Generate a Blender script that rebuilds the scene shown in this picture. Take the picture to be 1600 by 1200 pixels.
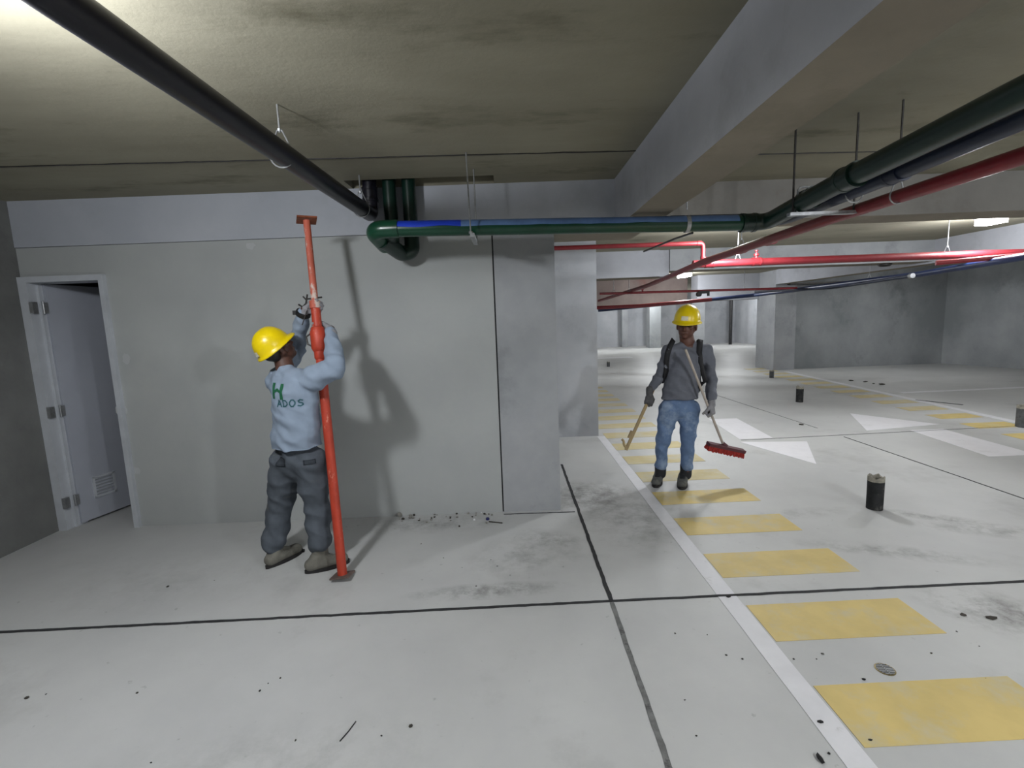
import bpy, bmesh, math, random
from mathutils import Vector, Matrix, noise
from mathutils.bvhtree import BVHTree

for o in list(bpy.data.objects):
    bpy.data.objects.remove(o)
random.seed(7)
SC = bpy.context.scene
COL = SC.collection
V = Vector
PI = math.pi

# ------------------------------------------------------------------ camera
F, H = 750.0, 1.62
PITCH, YAW, ROLL = 0.13216789, 0.00259133, 0.03766187
fw = V((math.sin(YAW)*math.cos(PITCH), math.cos(YAW)*math.cos(PITCH), -math.sin(PITCH)))
rt = V((math.cos(YAW), -math.sin(YAW), 0))
dn = fw.cross(rt)
rt2 = rt*math.cos(ROLL) + dn*math.sin(ROLL)
dn2 = -rt*math.sin(ROLL) + dn*math.cos(ROLL)
cam_d = bpy.data.cameras.new('camera')
cam_d.sensor_width = 36.0
cam_d.lens = F/1600*36
cam_d.clip_start = 0.05
cam = bpy.data.objects.new('camera', cam_d)
COL.objects.link(cam)
cam.matrix_world = Matrix(((rt2.x, -dn2.x, -fw.x, 0), (rt2.y, -dn2.y, -fw.y, 0), (rt2.z, -dn2.z, -fw.z, H), (0, 0, 0, 1)))
SC.camera = cam

# ------------------------------------------------------------------ world and exposure
w = bpy.data.worlds.new('world')
SC.world = w
w.use_nodes = True
w.node_tree.nodes['Background'].inputs[0].default_value = (0.55, 0.6, 0.7, 1)
w.node_tree.nodes['Background'].inputs[1].default_value = 0.05
SC.view_settings.view_transform = 'Standard'
SC.view_settings.look = 'None'
SC.view_settings.gamma = 1
SC.view_settings.exposure = 0.62

# lamps on the ceiling: (x, y, z, watts)
LAMPS = [(-1.52, 1.38, 2.58, 58), (2.75, -0.9, 2.60, 185), (6.3, -0.9, 2.60, 120),
         (2.72, 5.75, 2.60, 78), (5.87, 5.96, 2.60, 56), (9.6, 5.9, 2.60, 30),
         (4.58, 12.6, 2.60, 85), (9.2, 10.9, 2.60, 16), (10.4, 22.4, 2.60, 95), (6.6, 22.4, 2.60, 95), (3.2, 22.4, 2.60, 80)]  # farthest row: unseen lamps added to brighten the far walls


def ray(x, y):
    return (rt2*((x-800)/F) + dn2*((y-600)/F) + fw)


def at(x, y, Y):
    d = ray(x, y)
    return d*(Y/d.y) + V((0, 0, H))


def atz(x, y, z=0.0):
    d = ray(x, y)
    return d*((z-H)/d.z) + V((0, 0, H))


# ------------------------------------------------------------------ materials
def lin(c):
    return tuple(((x/255)/12.92 if x/255 <= 0.04045 else ((x/255+0.055)/1.055)**2.4) for x in c) + (1,)


def nodes(name):
    m = bpy.data.materials.new(name)
    m.use_nodes = True
    nt = m.node_tree
    return m, nt, nt.nodes['Principled BSDF']


def noise_node(nt, scale, detail=5, rough=0.6, stretch=None):
    tc = nt.nodes.new('ShaderNodeNewGeometry')
    src = tc.outputs['Position']
    if stretch:
        mp = nt.nodes.new('ShaderNodeMapping')
        mp.inputs['Scale'].default_value = stretch
        nt.links.new(src, mp.inputs[0])
        src = mp.outputs[0]
    n = nt.nodes.new('ShaderNodeTexNoise')
    n.inputs['Scale'].default_value = scale
    n.inputs['Detail'].default_value = detail
    n.inputs['Roughness'].default_value = rough
    nt.links.new(src, n.inputs['Vector'])
    return n.outputs['Fac']


def ramp(nt, fac, a, b, ca, cb):
    r = nt.nodes.new('ShaderNodeValToRGB')
    r.color_ramp.elements[0].position = a
    r.color_ramp.elements[1].position = b
    r.color_ramp.elements[0].color = ca
    r.color_ramp.elements[1].color = cb
    nt.links.new(fac, r.inputs[0])
    return r.outputs[0]


def mixc(nt, fac, a, b, mode='MIX'):
    m = nt.nodes.new('ShaderNodeMix')
    m.data_type = 'RGBA'
    m.blend_type = mode
    for sock, val in ((m.inputs[0], fac), (m.inputs[6], a), (m.inputs[7], b)):
        if isinstance(val, (int, float)):
            sock.default_value = val
        elif isinstance(val, tuple):
            sock.default_value = val
        else:
            nt.links.new(val, sock)
    return m.outputs[2]


W1, G0 = (1, 1, 1, 1), (0, 0, 0, 1)


def concrete(name, base, alt, scale=1.2, rough=0.85, bump=0.15, stain=None, stain_amt=0.5, stain_scale=0.9, stretch=None, stain_lo=0.55, stain_hi=0.72, speck=0.0):
    m, nt, b = nodes(name)
    c = mixc(nt, ramp(nt, noise_node(nt, scale, 6, 0.62, stretch), 0.35, 0.68, G0, W1), lin(base), lin(alt))
    if stain:
        f = ramp(nt, noise_node(nt, stain_scale, 7, 0.68, stretch), stain_lo, stain_hi, G0, (stain_amt,)*3+(1,))
        c = mixc(nt, f, c, lin(stain))
    if speck:
        f = ramp(nt, noise_node(nt, 22, 3, 0.5), 0.70, 0.76, G0, (speck,)*3+(1,))
        c = mixc(nt, f, c, lin((70, 68, 62)))
    nt.links.new(c, b.inputs['Base Color'])
    b.inputs['Roughness'].default_value = rough
    b.inputs['Specular IOR Level'].default_value = 0.3
    bp = nt.nodes.new('ShaderNodeBump')
    bp.inputs['Strength'].default_value = bump
    bp.inputs['Distance'].default_value = 0.01
    nt.links.new(noise_node(nt, 30, 6, 0.7), bp.inputs['Height'])
    nt.links.new(bp.outputs[0], b.inputs['Normal'])
    return m


def plain(name, col, rough=0.5, metal=0.0, var=0.12, scale=18, bump=0.0, wear=None, wear_amt=0.8, wear_lo=0.58, wear_hi=0.64, spec=0.5, wear_scale=12, stretch=None):
    m, nt, b = nodes(name)
    c0 = lin(col)
    dark = tuple(x*(1-var*2) for x in c0[:3])+(1,)
    c = mixc(nt, ramp(nt, noise_node(nt, scale, 4, 0.6, stretch), 0.35, 0.65, G0, W1), dark, c0)
    if wear:
        c = mixc(nt, ramp(nt, noise_node(nt, wear_scale, 6, 0.7, stretch), wear_lo, wear_hi, G0, (wear_amt,)*3+(1,)), c, lin(wear))
    nt.links.new(c, b.inputs['Base Color'])
    b.inputs['Roughness'].default_value = rough
    b.inputs['Metallic'].default_value = metal
    b.inputs['Specular IOR Level'].default_value = spec
    if bump:
        bp = nt.nodes.new('ShaderNodeBump')
        bp.inputs['Strength'].default_value = bump
        bp.inputs['Distance'].default_value = 0.004
        nt.links.new(noise_node(nt, scale*2, 5, 0.6, stretch), bp.inputs['Height'])
        nt.links.new(bp.outputs[0], b.inputs['Normal'])
    return m


def emit(name, col, s):
    m, nt, b = nodes(name)
    b.inputs['Base Color'].default_value = (1, 1, 1, 1)
    b.inputs['Emission Color'].default_value = col
    b.inputs['Emission Strength'].default_value = s
    return m


M = {}
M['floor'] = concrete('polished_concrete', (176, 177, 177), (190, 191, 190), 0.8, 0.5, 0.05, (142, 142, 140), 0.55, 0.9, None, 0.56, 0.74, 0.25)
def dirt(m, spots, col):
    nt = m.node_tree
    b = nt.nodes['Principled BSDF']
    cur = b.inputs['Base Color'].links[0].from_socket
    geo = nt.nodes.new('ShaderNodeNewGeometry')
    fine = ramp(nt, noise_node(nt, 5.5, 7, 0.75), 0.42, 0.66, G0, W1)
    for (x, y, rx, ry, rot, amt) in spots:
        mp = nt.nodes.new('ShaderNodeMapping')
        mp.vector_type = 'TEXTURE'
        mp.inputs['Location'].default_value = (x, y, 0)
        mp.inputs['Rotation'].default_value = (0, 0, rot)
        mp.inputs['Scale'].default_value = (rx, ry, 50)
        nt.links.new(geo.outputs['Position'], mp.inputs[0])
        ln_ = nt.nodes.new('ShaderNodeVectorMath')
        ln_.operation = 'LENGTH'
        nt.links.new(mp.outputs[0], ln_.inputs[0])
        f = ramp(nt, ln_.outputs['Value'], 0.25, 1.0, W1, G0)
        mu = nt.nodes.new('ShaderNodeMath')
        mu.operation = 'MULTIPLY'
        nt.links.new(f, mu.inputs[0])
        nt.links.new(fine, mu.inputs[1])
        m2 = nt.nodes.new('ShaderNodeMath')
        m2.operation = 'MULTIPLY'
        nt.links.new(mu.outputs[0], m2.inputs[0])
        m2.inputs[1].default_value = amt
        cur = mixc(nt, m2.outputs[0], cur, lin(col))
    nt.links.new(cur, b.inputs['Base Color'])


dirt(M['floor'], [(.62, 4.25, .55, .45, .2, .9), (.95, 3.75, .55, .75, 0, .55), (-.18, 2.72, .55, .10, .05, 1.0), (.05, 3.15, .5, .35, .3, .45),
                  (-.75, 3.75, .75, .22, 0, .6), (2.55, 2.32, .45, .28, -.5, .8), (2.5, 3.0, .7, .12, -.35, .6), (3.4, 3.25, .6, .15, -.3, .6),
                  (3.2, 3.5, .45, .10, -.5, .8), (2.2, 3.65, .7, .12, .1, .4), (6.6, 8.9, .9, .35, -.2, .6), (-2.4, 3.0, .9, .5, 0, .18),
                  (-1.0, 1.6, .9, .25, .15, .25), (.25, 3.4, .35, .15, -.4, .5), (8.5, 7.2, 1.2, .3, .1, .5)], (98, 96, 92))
M['ceiling'] = concrete('formwork_concrete', (132, 128, 112), (148, 144, 127), 1.3, 0.9, 0.18, (84, 80, 62), 0.75, 1.5, (0.6, 1.6, 1), 0.56, 0.72)
M['beam'] = concrete('beam_concrete', (160, 162, 168), (174, 176, 182), 1.3, 0.85, 0.15, (128, 128, 128), 0.45, 1.4)
M['beam_brown'] = concrete('rust_stained_concrete', (116, 104, 100), (136, 124, 118), 1.2, 0.9, 0.15, (112, 70, 62), 0.8, 0.7)
M['beam_grey'] = concrete('dark_cross_beam_concrete', (112, 110, 106), (128, 126, 121), 1.2, 0.9, 0.15, (96, 90, 80), 0.6, 1.1)
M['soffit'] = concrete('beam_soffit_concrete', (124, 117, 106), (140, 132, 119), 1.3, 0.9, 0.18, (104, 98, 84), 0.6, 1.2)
M['board'] = concrete('skimmed_grey_wall', (162, 165, 165), (169, 172, 171), 1.5, 0.75, 0.05, (176, 178, 175), 0.5, 1.1)
M['band'] = concrete('smooth_beam_concrete', (166, 170, 178), (178, 181, 188), 1.2, 0.8, 0.08, (146, 150, 152), 0.45, 1.3)
M['column'] = concrete('column_concrete', (146, 149, 152), (162, 164, 167), 1.6, 0.8, 0.12, (118, 121, 124), 0.6, 1.9)
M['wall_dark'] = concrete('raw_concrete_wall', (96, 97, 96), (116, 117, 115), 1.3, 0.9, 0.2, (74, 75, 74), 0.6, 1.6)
M['wall_far'] = concrete('patchy_concrete_wall', (130, 134, 136), (158, 161, 163), 0.9, 0.9, 0.2, (92, 96, 98), 0.7, 0.8, (1, 1, 0.8))
M['wall_light'] = concrete('pale_concrete_wall', (160, 163, 168), (184, 186, 190), 0.8, 0.85, 0.1, (130, 132, 138), 0.6, 0.9)
M['joint'] = plain('joint_sealant', (44, 45, 47), 0.9, 0, 0.2, 30, 0.4)
M['joint_pale'] = plain('dusty_joint_filler', (118, 119, 118), 0.9, 0, 0.2, 20, 0.2, (60, 60, 60), 0.8, 0.55, 0.62)
M['white_paint'] = plain('white_floor_paint', (214, 214, 218), 0.55, 0, 0.04, 6, 0.05, (182, 183, 183), 0.8, 0.6, 0.7, 0.3, 5)
M['arrow_paint'] = plain('white_arrow_paint', (222, 221, 225), 0.55, 0, 0.03, 6, 0.05, (196, 196, 197), 0.6, 0.58, 0.7, 0.3, 3)
M['yellow_paint'] = plain('yellow_floor_paint', (206, 184, 118), 0.55, 0, 0.07, 4, 0.05, (184, 178, 152), 0.8, 0.5, 0.70, 0.3, 3.5)
M['yellow_faded'] = plain('faded_yellow_paint', (200, 186, 140), 0.6, 0, 0.07, 4, 0.05, (184, 181, 165), 0.9, 0.48, 0.66, 0.3, 2)
M['black_pipe'] = plain('black_plastic', (20, 19, 30), 0.36, 0, 0.1, 10)
M['green_pipe'] = plain('green_paint', (16, 66, 46), 0.28, 0, 0.12, 8)
M['green_dark'] = plain('dark_green_paint', (11, 40, 32), 0.32, 0, 0.12, 8)
M['blue_film'] = plain('blue_film', (30, 62, 190), 0.35, 0, 0.08, 10)
M['blue_pale'] = plain('pale_blue_film', (104, 136, 186), 0.35, 0, 0.15, 6)
M['blue_pipe'] = plain('blue_paint', (30, 46, 88), 0.4, 0, 0.15, 6)
M['navy'] = plain('navy_plastic', (24, 34, 58), 0.4, 0, 0.1, 10)
M['red_pipe'] = plain('red_paint', (128, 34, 42), 0.42, 0, 0.1, 9)
M['galv'] = plain('galvanised_steel', (178, 180, 182), 0.4, 0.7, 0.12, 40)
M['steel_dark'] = plain('dark_steel', (62, 60, 58), 0.5, 0.6, 0.2, 40)
M['door_paint'] = plain('pale_door_paint', (164, 168, 178), 0.42, 0, 0.03, 3)
M['frame_paint'] = plain('light_frame_paint', (186, 190, 196), 0.45, 0, 0.05, 8)
M['black'] = plain('black_rubber', (20, 20, 22), 0.6, 0, 0.1, 20)
M['orange'] = plain('orange_red_paint', (180, 62, 40), 0.5, 0, 0.12, 20, 0.2, (208, 140, 118), 0.7, 0.60, 0.66, 0.4, 26, (1, 1, 0.35))
M['orange_worn'] = plain('worn_orange_paint', (186, 94, 74), 0.6, 0, 0.1, 14, 0.2, (186, 176, 168), 0.9, 0.52, 0.6, 0.4, 16, (1, 1, 0.5))
M['rust'] = plain('rusty_plate', (150, 82, 52), 0.75, 0.2, 0.2, 24, 0.3, (108, 92, 84), 0.8, 0.5, 0.6)
M['plate'] = plain('dusty_steel_plate', (120, 104, 98), 0.75, 0.2, 0.2, 24, 0.3, (82, 70, 64), 0.8, 0.5, 0.6)
M['helmet'] = plain('yellow_plastic', (228, 200, 8), 0.3, 0, 0.03, 8)
M['sticker'] = plain('white_sticker', (226, 220, 196), 0.5, 0, 0.1, 60)
M['skin'] = plain('brown_skin', (84, 54, 42), 0.55, 0, 0.1, 30)
M['skin2'] = plain('tan_skin', (92, 58, 46), 0.55, 0, 0.1, 30)
M['hair'] = plain('black_hair', (18, 15, 14), 0.6, 0, 0.1, 60)
M['eye'] = plain('dark_eye', (22, 16, 14), 0.3, 0, 0.02, 30)
M['shirt_blue'] = plain('grey_blue_cotton', (138, 152, 170), 0.9, 0, 0.05, 9, 0.35, None, spec=0.2)
M['trouser_grey'] = plain('dark_grey_cotton', (82, 88, 96), 0.9, 0, 0.1, 8, 0.35, (128, 126, 116), 0.5, 0.6, 0.75, 0.2, 5)
M['boot_dust'] = plain('dusty_suede', (112, 110, 102), 0.9, 0, 0.12, 20, 0.3, (80, 78, 72), 0.6, 0.5, 0.62)
M['shirt_dark'] = plain('charcoal_jersey', (104, 107, 116), 0.9, 0, 0.08, 8, 0.3, None, spec=0.2)
M['jeans'] = plain('blue_denim', (100, 122, 156), 0.85, 0, 0.12, 7, 0.3, (150, 166, 186), 0.75, 0.5, 0.68, 0.2, 4.5)
M['boot_grey'] = plain('grey_work_boot', (86, 88, 86), 0.8, 0, 0.15, 20, 0.3, (112, 112, 104), 0.6, 0.5, 0.62)
M['boot_upper'] = plain('black_boot_upper', (30, 32, 36), 0.8, 0, 0.1, 20)
M['sole'] = plain('dark_sole', (32, 30, 30), 0.8, 0, 0.1, 20)
M['glove'] = plain('grey_work_glove', (138, 138, 142), 0.9, 0, 0.12, 40, 0.3)
M['glove_dark'] = plain('dark_work_glove', (78, 78, 80), 0.9, 0, 0.12, 40, 0.3)
M['strap'] = plain('black_nylon', (20, 21, 26), 0.75, 0, 0.1, 60)
M['logo_green'] = plain('green_print', (20, 92, 60), 0.8, 0, 0.05, 40)
M['logo_teal'] = plain('dark_teal_print', (38, 84, 92), 0.8, 0, 0.05, 40)
M['wood'] = plain('weathered_pine', (158, 138, 100), 0.75, 0, 0.14, 14, 0.2, None, stretch=(1, 1, 0.2))
M['broom_handle'] = plain('pale_broom_handle', (176, 166, 156), 0.6, 0, 0.1, 14)
M['broom_block'] = plain('dark_red_block', (84, 40, 46), 0.6, 0, 0.12, 20)
M['bristle'] = plain('red_bristles', (168, 44, 36), 0.8, 0, 0.2, 60)
M['stub'] = plain('cut_black_pipe', (46, 47, 48), 0.8, 0, 0.25, 14, 0.3, (118, 116, 110), 0.7, 0.56, 0.68, 0.3, 10)
M['stub_grey'] = plain('cut_grey_pipe', (88, 90, 92), 0.8, 0, 0.2, 14, 0.3, (50, 50, 50), 0.7, 0.5, 0.6)
M['stub_rim'] = plain('cement_crust', (158, 154, 142), 0.95, 0, 0.2, 30, 0.4)
M['brass'] = plain('dull_brass', (150, 136, 96), 0.4, 0.7, 0.15, 30)
M['tar'] = plain('tar', (18, 18, 19), 0.7, 0, 0.1, 30)
M['chip'] = plain('cement_chip', (150, 148, 142), 0.95, 0, 0.2, 30)
M['chip_dark'] = plain('dark_rubble', (66, 62, 56), 0.95, 0, 0.2, 30)
M['chip_white'] = plain('white_scrap', (220, 222, 224), 0.8, 0, 0.05, 30)
M['blue_cap'] = plain('dark_blue_plastic', (30, 36, 96), 0.4, 0, 0.05, 30)
M['lamp'] = emit('lit_diffuser', (1, 1, 1, 1), 18)
M['lamp_body'] = plain('white_lamp_body', (216, 218, 220), 0.5, 0, 0.03, 10)
M['plaster_spot'] = plain('filler_patch', (178, 181, 182), 0.8, 0, 0.03, 10)
M['dust'] = plain('grey_dust', (150, 149, 146), 0.95, 0, 0.1, 10)


# ------------------------------------------------------------------ mesh helpers
def link(name, bm, mat, parent=None, smooth=False, bevel=0.0):
    me = bpy.data.meshes.new(name)
    if bevel:
        bmesh.ops.bevel(bm, geom=[e for e in bm.edges if e.is_manifold and e.calc_face_angle(0) > 0.5], offset=bevel, segments=2, affect='EDGES')
    bmesh.ops.recalc_face_normals(bm, faces=bm.faces)
    bm.to_mesh(me)
    bm.free()
    o = bpy.data.objects.new(name, me)
    COL.objects.link(o)
    mats = mat if isinstance(mat, (list, tuple)) else [mat]
    for x in mats:
        me.materials.append(M[x] if isinstance(x, str) else x)
    if smooth:
        for p in me.polygons:
            p.use_smooth = True
        if smooth == 'auto':
            me.set_sharp_from_angle(angle=math.radians(38))
    if parent:
        o.parent = parent
        o.matrix_parent_inverse = Matrix.Translation(parent.location).inverted() if parent.type == 'EMPTY' else parent.matrix_parent_inverse.copy() @ Matrix.Identity(4)
        if parent.type != 'EMPTY' and parent.parent:
            o.matrix_parent_inverse = world_inv(parent)
    return o


def world_inv(p):
    m = Matrix.Identity(4)
    ch = []
    q = p
    while q:
        ch.append(q)
        q = q.parent
    for q in reversed(ch):
        loc = Matrix.Translation(q.location) @ q.rotation_euler.to_matrix().to_4x4()
        m = m @ (q.matrix_parent_inverse @ loc if q.parent else loc)
    return m.inverted()


def empty(name, loc=(0, 0, 0)):
    o = bpy.data.objects.new(name, None)
    o.location = loc
    o.empty_display_size = 0.1
    COL.objects.link(o)
    return o


def tag(o, label=None, cat=None, group=None, kind=None):
    if label:
        o['label'] = label
    if cat:
        o['category'] = cat
    if group:
        o['group'] = group
    if kind:
        o['kind'] = kind
    return o


def box(bm, x0, x1, y0, y1, z0, z1):
    vs = [bm.verts.new((x, y, z)) for z in (z0, z1) for y in (y0, y1) for x in (x0, x1)]
    for f in ((0, 2, 3, 1), (4, 5, 7, 6), (0, 1, 5, 4), (2, 6, 7, 3), (0, 4, 6, 2), (1, 3, 7, 5)):
        bm.faces.new([vs[i] for i in f])


def BX(*a):
    bm = bmesh.new()
    for b in a:
        box(bm, *b)
    return bm


def prism(bm, pts, z0, z1):
    lo = [bm.verts.new((p[0], p[1], z0)) for p in pts]
    hi = [bm.verts.new((p[0], p[1], z1)) for p in pts]
    n = len(pts)
    bm.faces.new(lo[::-1])
    bm.faces.new(hi)
    for i in range(n):
        bm.faces.new((lo[i], lo[(i+1) % n], hi[(i+1) % n], hi[i]))


def obox(bm, c, ax, ay, az, hx, hy, hz):
    """oriented box: centre c, unit axes, half sizes"""
    vs = []
    for k in (-1, 1):
        for j in (-1, 1):
            for i in (-1, 1):
                vs.append(bm.verts.new(V(c)+ax*hx*i+ay*hy*j+az*hz*k))
    for f in ((0, 2, 3, 1), (4, 5, 7, 6), (0, 1, 5, 4), (2, 6, 7, 3), (0, 4, 6, 2), (1, 3, 7, 5)):
        bm.faces.new([vs[i] for i in f])


def frame_for(d):
    d = d.normalized()
    u = d.cross(V((0, 0, 1)))
    if u.length < 1e-3:
        u = V((1, 0, 0))
    u.normalize()
    return u, d.cross(u).normalized() * -1


def ring(bm, c, u, v, r, n):
    return [bm.verts.new(c + (u*math.cos(2*PI*i/n) + v*math.sin(2*PI*i/n))*r) for i in range(n)]


def bridge(bm, a, b):
    n = len(a)
    for i in range(n):
        bm.faces.new((a[i], a[(i+1) % n], b[(i+1) % n], b[i]))


def tube(bm, pts, r, n=20, fillet=0.0, caps=True, radii=None):
    """tube along a polyline; corners rounded with the fillet radius"""
    P = [V(p) for p in pts]
    if fillet:
        Q = [P[0]]
        for i in range(1, len(P)-1):
            a, b, c = P[i-1], P[i], P[i+1]
            t = min(fillet, (a-b).length*0.49, (c-b).length*0.49)
            p0 = b+(a-b).normalized()*t
            p1 = b+(c-b).normalized()*t
            for k in range(9):
                s = k/8
                Q.append(p0*(1-s)**2 + b*2*s*(1-s) + p1*s*s)
        Q.append(P[-1])
        P = Q
    d0 = (P[1]-P[0]).normalized()
    u, v = frame_for(d0)
    prev = None
    first = None
    d = d0
    for i, p in enumerate(P):
        if i == 0:
            nd = d0
        elif i == len(P)-1:
            nd = (P[i]-P[i-1]).normalized()
        else:
            nd = ((P[i]-P[i-1]).normalized()+(P[i+1]-P[i]).normalized()).normalized()
        q = d.rotation_difference(nd)
        u = q @ u
        v = q @ v
        d = nd
        rg = ring(bm, p, u, v, radii[i] if radii else r, n)
        if prev:
            bridge(bm, prev, rg)
        else:
            first = rg
        prev = rg
    if caps:
        bm.faces.new(first[::-1])
        bm.faces.new(prev)


def TB(pts, r, n=20, fillet=0.0):
    bm = bmesh.new()
    tube(bm, pts, r, n, fillet)
    return bm


def lathe(bm, prof, c, axis=V((0, 0, 1)), n=28):
    """profile of (radius, height) pairs turned about axis through c"""
    axis = axis.normalized()
    u, v = frame_for(axis)
    prev = None
    for r, h in prof:
        rg = ring(bm, V(c)+axis*h, u, v, max(r, 1e-4), n)
        if prev:
            bridge(bm, prev, rg)
        else:
            bm.faces.new(rg[::-1])
        prev = rg
    bm.faces.new(prev)


# ------------------------------------------------------------------ the setting
ZC, ZB = 2.68, 2.30
st = lambda o, l=None: tag(o, l, None, None, 'structure')

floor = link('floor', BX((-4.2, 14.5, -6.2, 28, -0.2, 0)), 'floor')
st(floor)

# ceiling slab with the square pocket the pipes come out of
hx0, hx1, hy0, hy1 = -1.17, -0.07, 3.70, 3.92
cb = BX((-4.2, 14.5, -6.2, hy0, ZC, ZC+.3), (-4.2, hx0, hy0, hy1, ZC, ZC+.3), (hx1, 14.5, hy0, hy1, ZC, ZC+.3),
        (-4.2, 14.5, hy1, 28, ZC, ZC+.3), (hx0, hx1, hy0, hy1, ZC+.12, ZC+.3))
ceiling = link('ceiling', cb, 'ceiling')
st(ceiling)


def strip(bm, p0, p1, w, z0, z1, jit=0.0, seg=1):
    p0, p1 = V((p0[0], p0[1], 0)), V((p1[0], p1[1], 0))
    d = (p1-p0).normalized()
    s = V((-d.y, d.x, 0))
    L, R_ = [], []
    for i in range(seg+1):
        p = p0.lerp(p1, i/seg)
        o = (noise.noise(p*9)*jit)
        L.append(p+s*(w/2+o+random.uniform(-jit, jit)*.5))
        R_.append(p-s*(w/2-o+random.uniform(-jit, jit)*.5))
    for i in range(seg):
        q = [R_[i], R_[i+1], L[i+1], L[i]]
        lo = [bm.verts.new((a.x, a.y, z0)) for a in q]
        hi = [bm.verts.new((a.x, a.y, z1)) for a in q]
        bm.faces.new(lo[::-1])
        bm.faces.new(hi)
        for k in range(4):
            bm.faces.new((lo[k], lo[(k+1) % 4], hi[(k+1) % 4], hi[k]))


def fstrip(name, p0, p1, w, mat, jit=0.002, seg=60, z=0.0012, parent=floor):
    bm = bmesh.new()
    strip(bm, p0, p1, w, -0.004, z, jit, seg)
    return link(name, bm, mat, parent)


# longitudinal, transverse saw joints of the slab
fstrip('expansion_joint', (-3.86, 2.475), (0.55, 2.565), 0.020, 'joint', 0.003, 120, 0.003)
fstrip('expansion_joint', (0.55, 2.565), (7.2, 2.66), 0.020, 'joint', 0.003, 120, 0.003)
fstrip('expansion_joint', (0.53, 2.57), (0.535, 5.2), 0.024, 'joint', 0.004, 80, 0.003)
fstrip('expansion_joint', (0.53, 2.55), (0.49, -1.0), 0.024, 'joint_pale', 0.003, 80, 0.002)
fstrip('expansion_joint', (2.9, 5.93), (7.2, 6.13), 0.014, 'joint_pale', 0.003, 60, 0.003)
fstrip('expansion_joint', (4.22, -1.0), (4.19, 5.9), 0.012, 'joint', 0.002, 60, 0.003)
fstrip('expansion_joint', (4.17, 6.4), (3.95, 12.0), 0.014, 'joint_pale', 0.002, 60, 0.002)
fstrip('expansion_joint', (-0.10, 3.87), (0.50, 3.862), 0.010, 'joint', 0.003, 20, 0.003)
fstrip('expansion_joint', (6.95, 8.1), (7.25, 7.55), 0.05, 'joint', 0.008, 12, 0.003)
fstrip('white_line', (1.19, -1.0), (1.205, 6.40), 0.105, 'white_paint', 0.0015, 80, 0.002)
fstrip('white_line', (6.74, 5.4), (7.30, 12.6), 0.12, 'white_paint', 0.002, 50, 0.002)
fstrip('white_line', (7.3, 8.84), (10.6, 8.95), 0.11, 'white_paint', 0.002, 20, 0.002)
fstrip('white_line', (1.5, 18.9), (4.8, 18.9), 0.5, 'white_paint', 0.002, 20, 0.002)
for k in range(24):
    y0 = -0.815 + 0.602*k - 0.0010*k*k
    m_ = 'yellow_paint' if k < 9 else 'yellow_faded'
    if y0 > 13:
        break
    bm = bmesh.new()
    prism(bm, [(1.26, y0), (2.115, y0+.012), (2.115, y0+.315), (1.26, y0+.303)], -0.004, 0.002)
    link('yellow_stripe', bm, m_, floor)
for k in range(14):
    y0 = 5.45 + 0.60*k
    x1 = 6.62 + .078*(y0-5.4)
    bm = bmesh.new()
    prism(bm, [(x1-.62, y0), (x1, y0+.01), (x1+.02, y0+.31), (x1-.60, y0+.30)], -0.004, 0.002)
    link('yellow_stripe', bm, 'yellow_paint' if k < 3 else 'yellow_faded', floor)
bm = bmesh.new()
prism(bm, [(2.90, 5.98), (3.33, 5.98), (3.44, 7.2), (3.02, 7.2)], -0.004, 0.0018)
prism(bm, [(3.18, 4.87), (3.63, 5.76), (2.84, 5.84)], -0.004, 0.0018)
link('painted_arrow', bm, 'arrow_paint', floor)
bm = bmesh.new()
prism(bm, [(5.03, 4.9), (5.55, 4.9), (5.62, 6.1), (5.19, 6.1)], -0.004, 0.0018)
prism(bm, [(5.21, 7.24), (4.67, 6.16), (5.80, 6.35)], -0.004, 0.0020)
link('painted_arrow', bm, 'arrow_paint', floor)

# ceiling pour joints and drop beams
fstrip('pour_joint', (-3.86, 3.12), (0.87, 3.28), 0.012, 'steel_dark', 0.006, 80, 0.0, ceiling).location.z = ZC-0.0
fstrip('pour_joint', (1.3, 3.42), (2.9, 3.49), 0.014, 'steel_dark', 0.004, 30, 0.0, ceiling).location.z = ZC-0.0
for o in ceiling.children:
    if o.name.startswith('pour_joint'):
        o.location.z = ZC-0.0
        o.matrix_parent_inverse = Matrix.Identity(4)
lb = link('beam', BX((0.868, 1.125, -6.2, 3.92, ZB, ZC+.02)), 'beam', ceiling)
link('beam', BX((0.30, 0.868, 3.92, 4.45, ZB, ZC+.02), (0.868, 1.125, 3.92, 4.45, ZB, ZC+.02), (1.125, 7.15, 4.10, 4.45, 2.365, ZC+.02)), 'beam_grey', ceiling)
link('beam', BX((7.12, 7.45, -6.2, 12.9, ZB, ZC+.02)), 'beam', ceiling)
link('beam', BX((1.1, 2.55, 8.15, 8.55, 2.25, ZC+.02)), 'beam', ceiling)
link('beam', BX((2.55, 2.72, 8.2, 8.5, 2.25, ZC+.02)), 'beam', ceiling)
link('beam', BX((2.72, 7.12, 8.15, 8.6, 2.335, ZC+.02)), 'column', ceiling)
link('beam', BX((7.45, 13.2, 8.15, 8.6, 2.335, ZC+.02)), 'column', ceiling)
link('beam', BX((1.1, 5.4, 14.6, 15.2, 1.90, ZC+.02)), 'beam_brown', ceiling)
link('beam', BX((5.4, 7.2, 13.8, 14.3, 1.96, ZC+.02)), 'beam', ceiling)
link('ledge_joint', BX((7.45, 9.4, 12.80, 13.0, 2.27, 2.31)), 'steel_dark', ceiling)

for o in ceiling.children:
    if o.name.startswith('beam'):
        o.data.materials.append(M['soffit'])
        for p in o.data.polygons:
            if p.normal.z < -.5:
                p.material_index = 1

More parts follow.
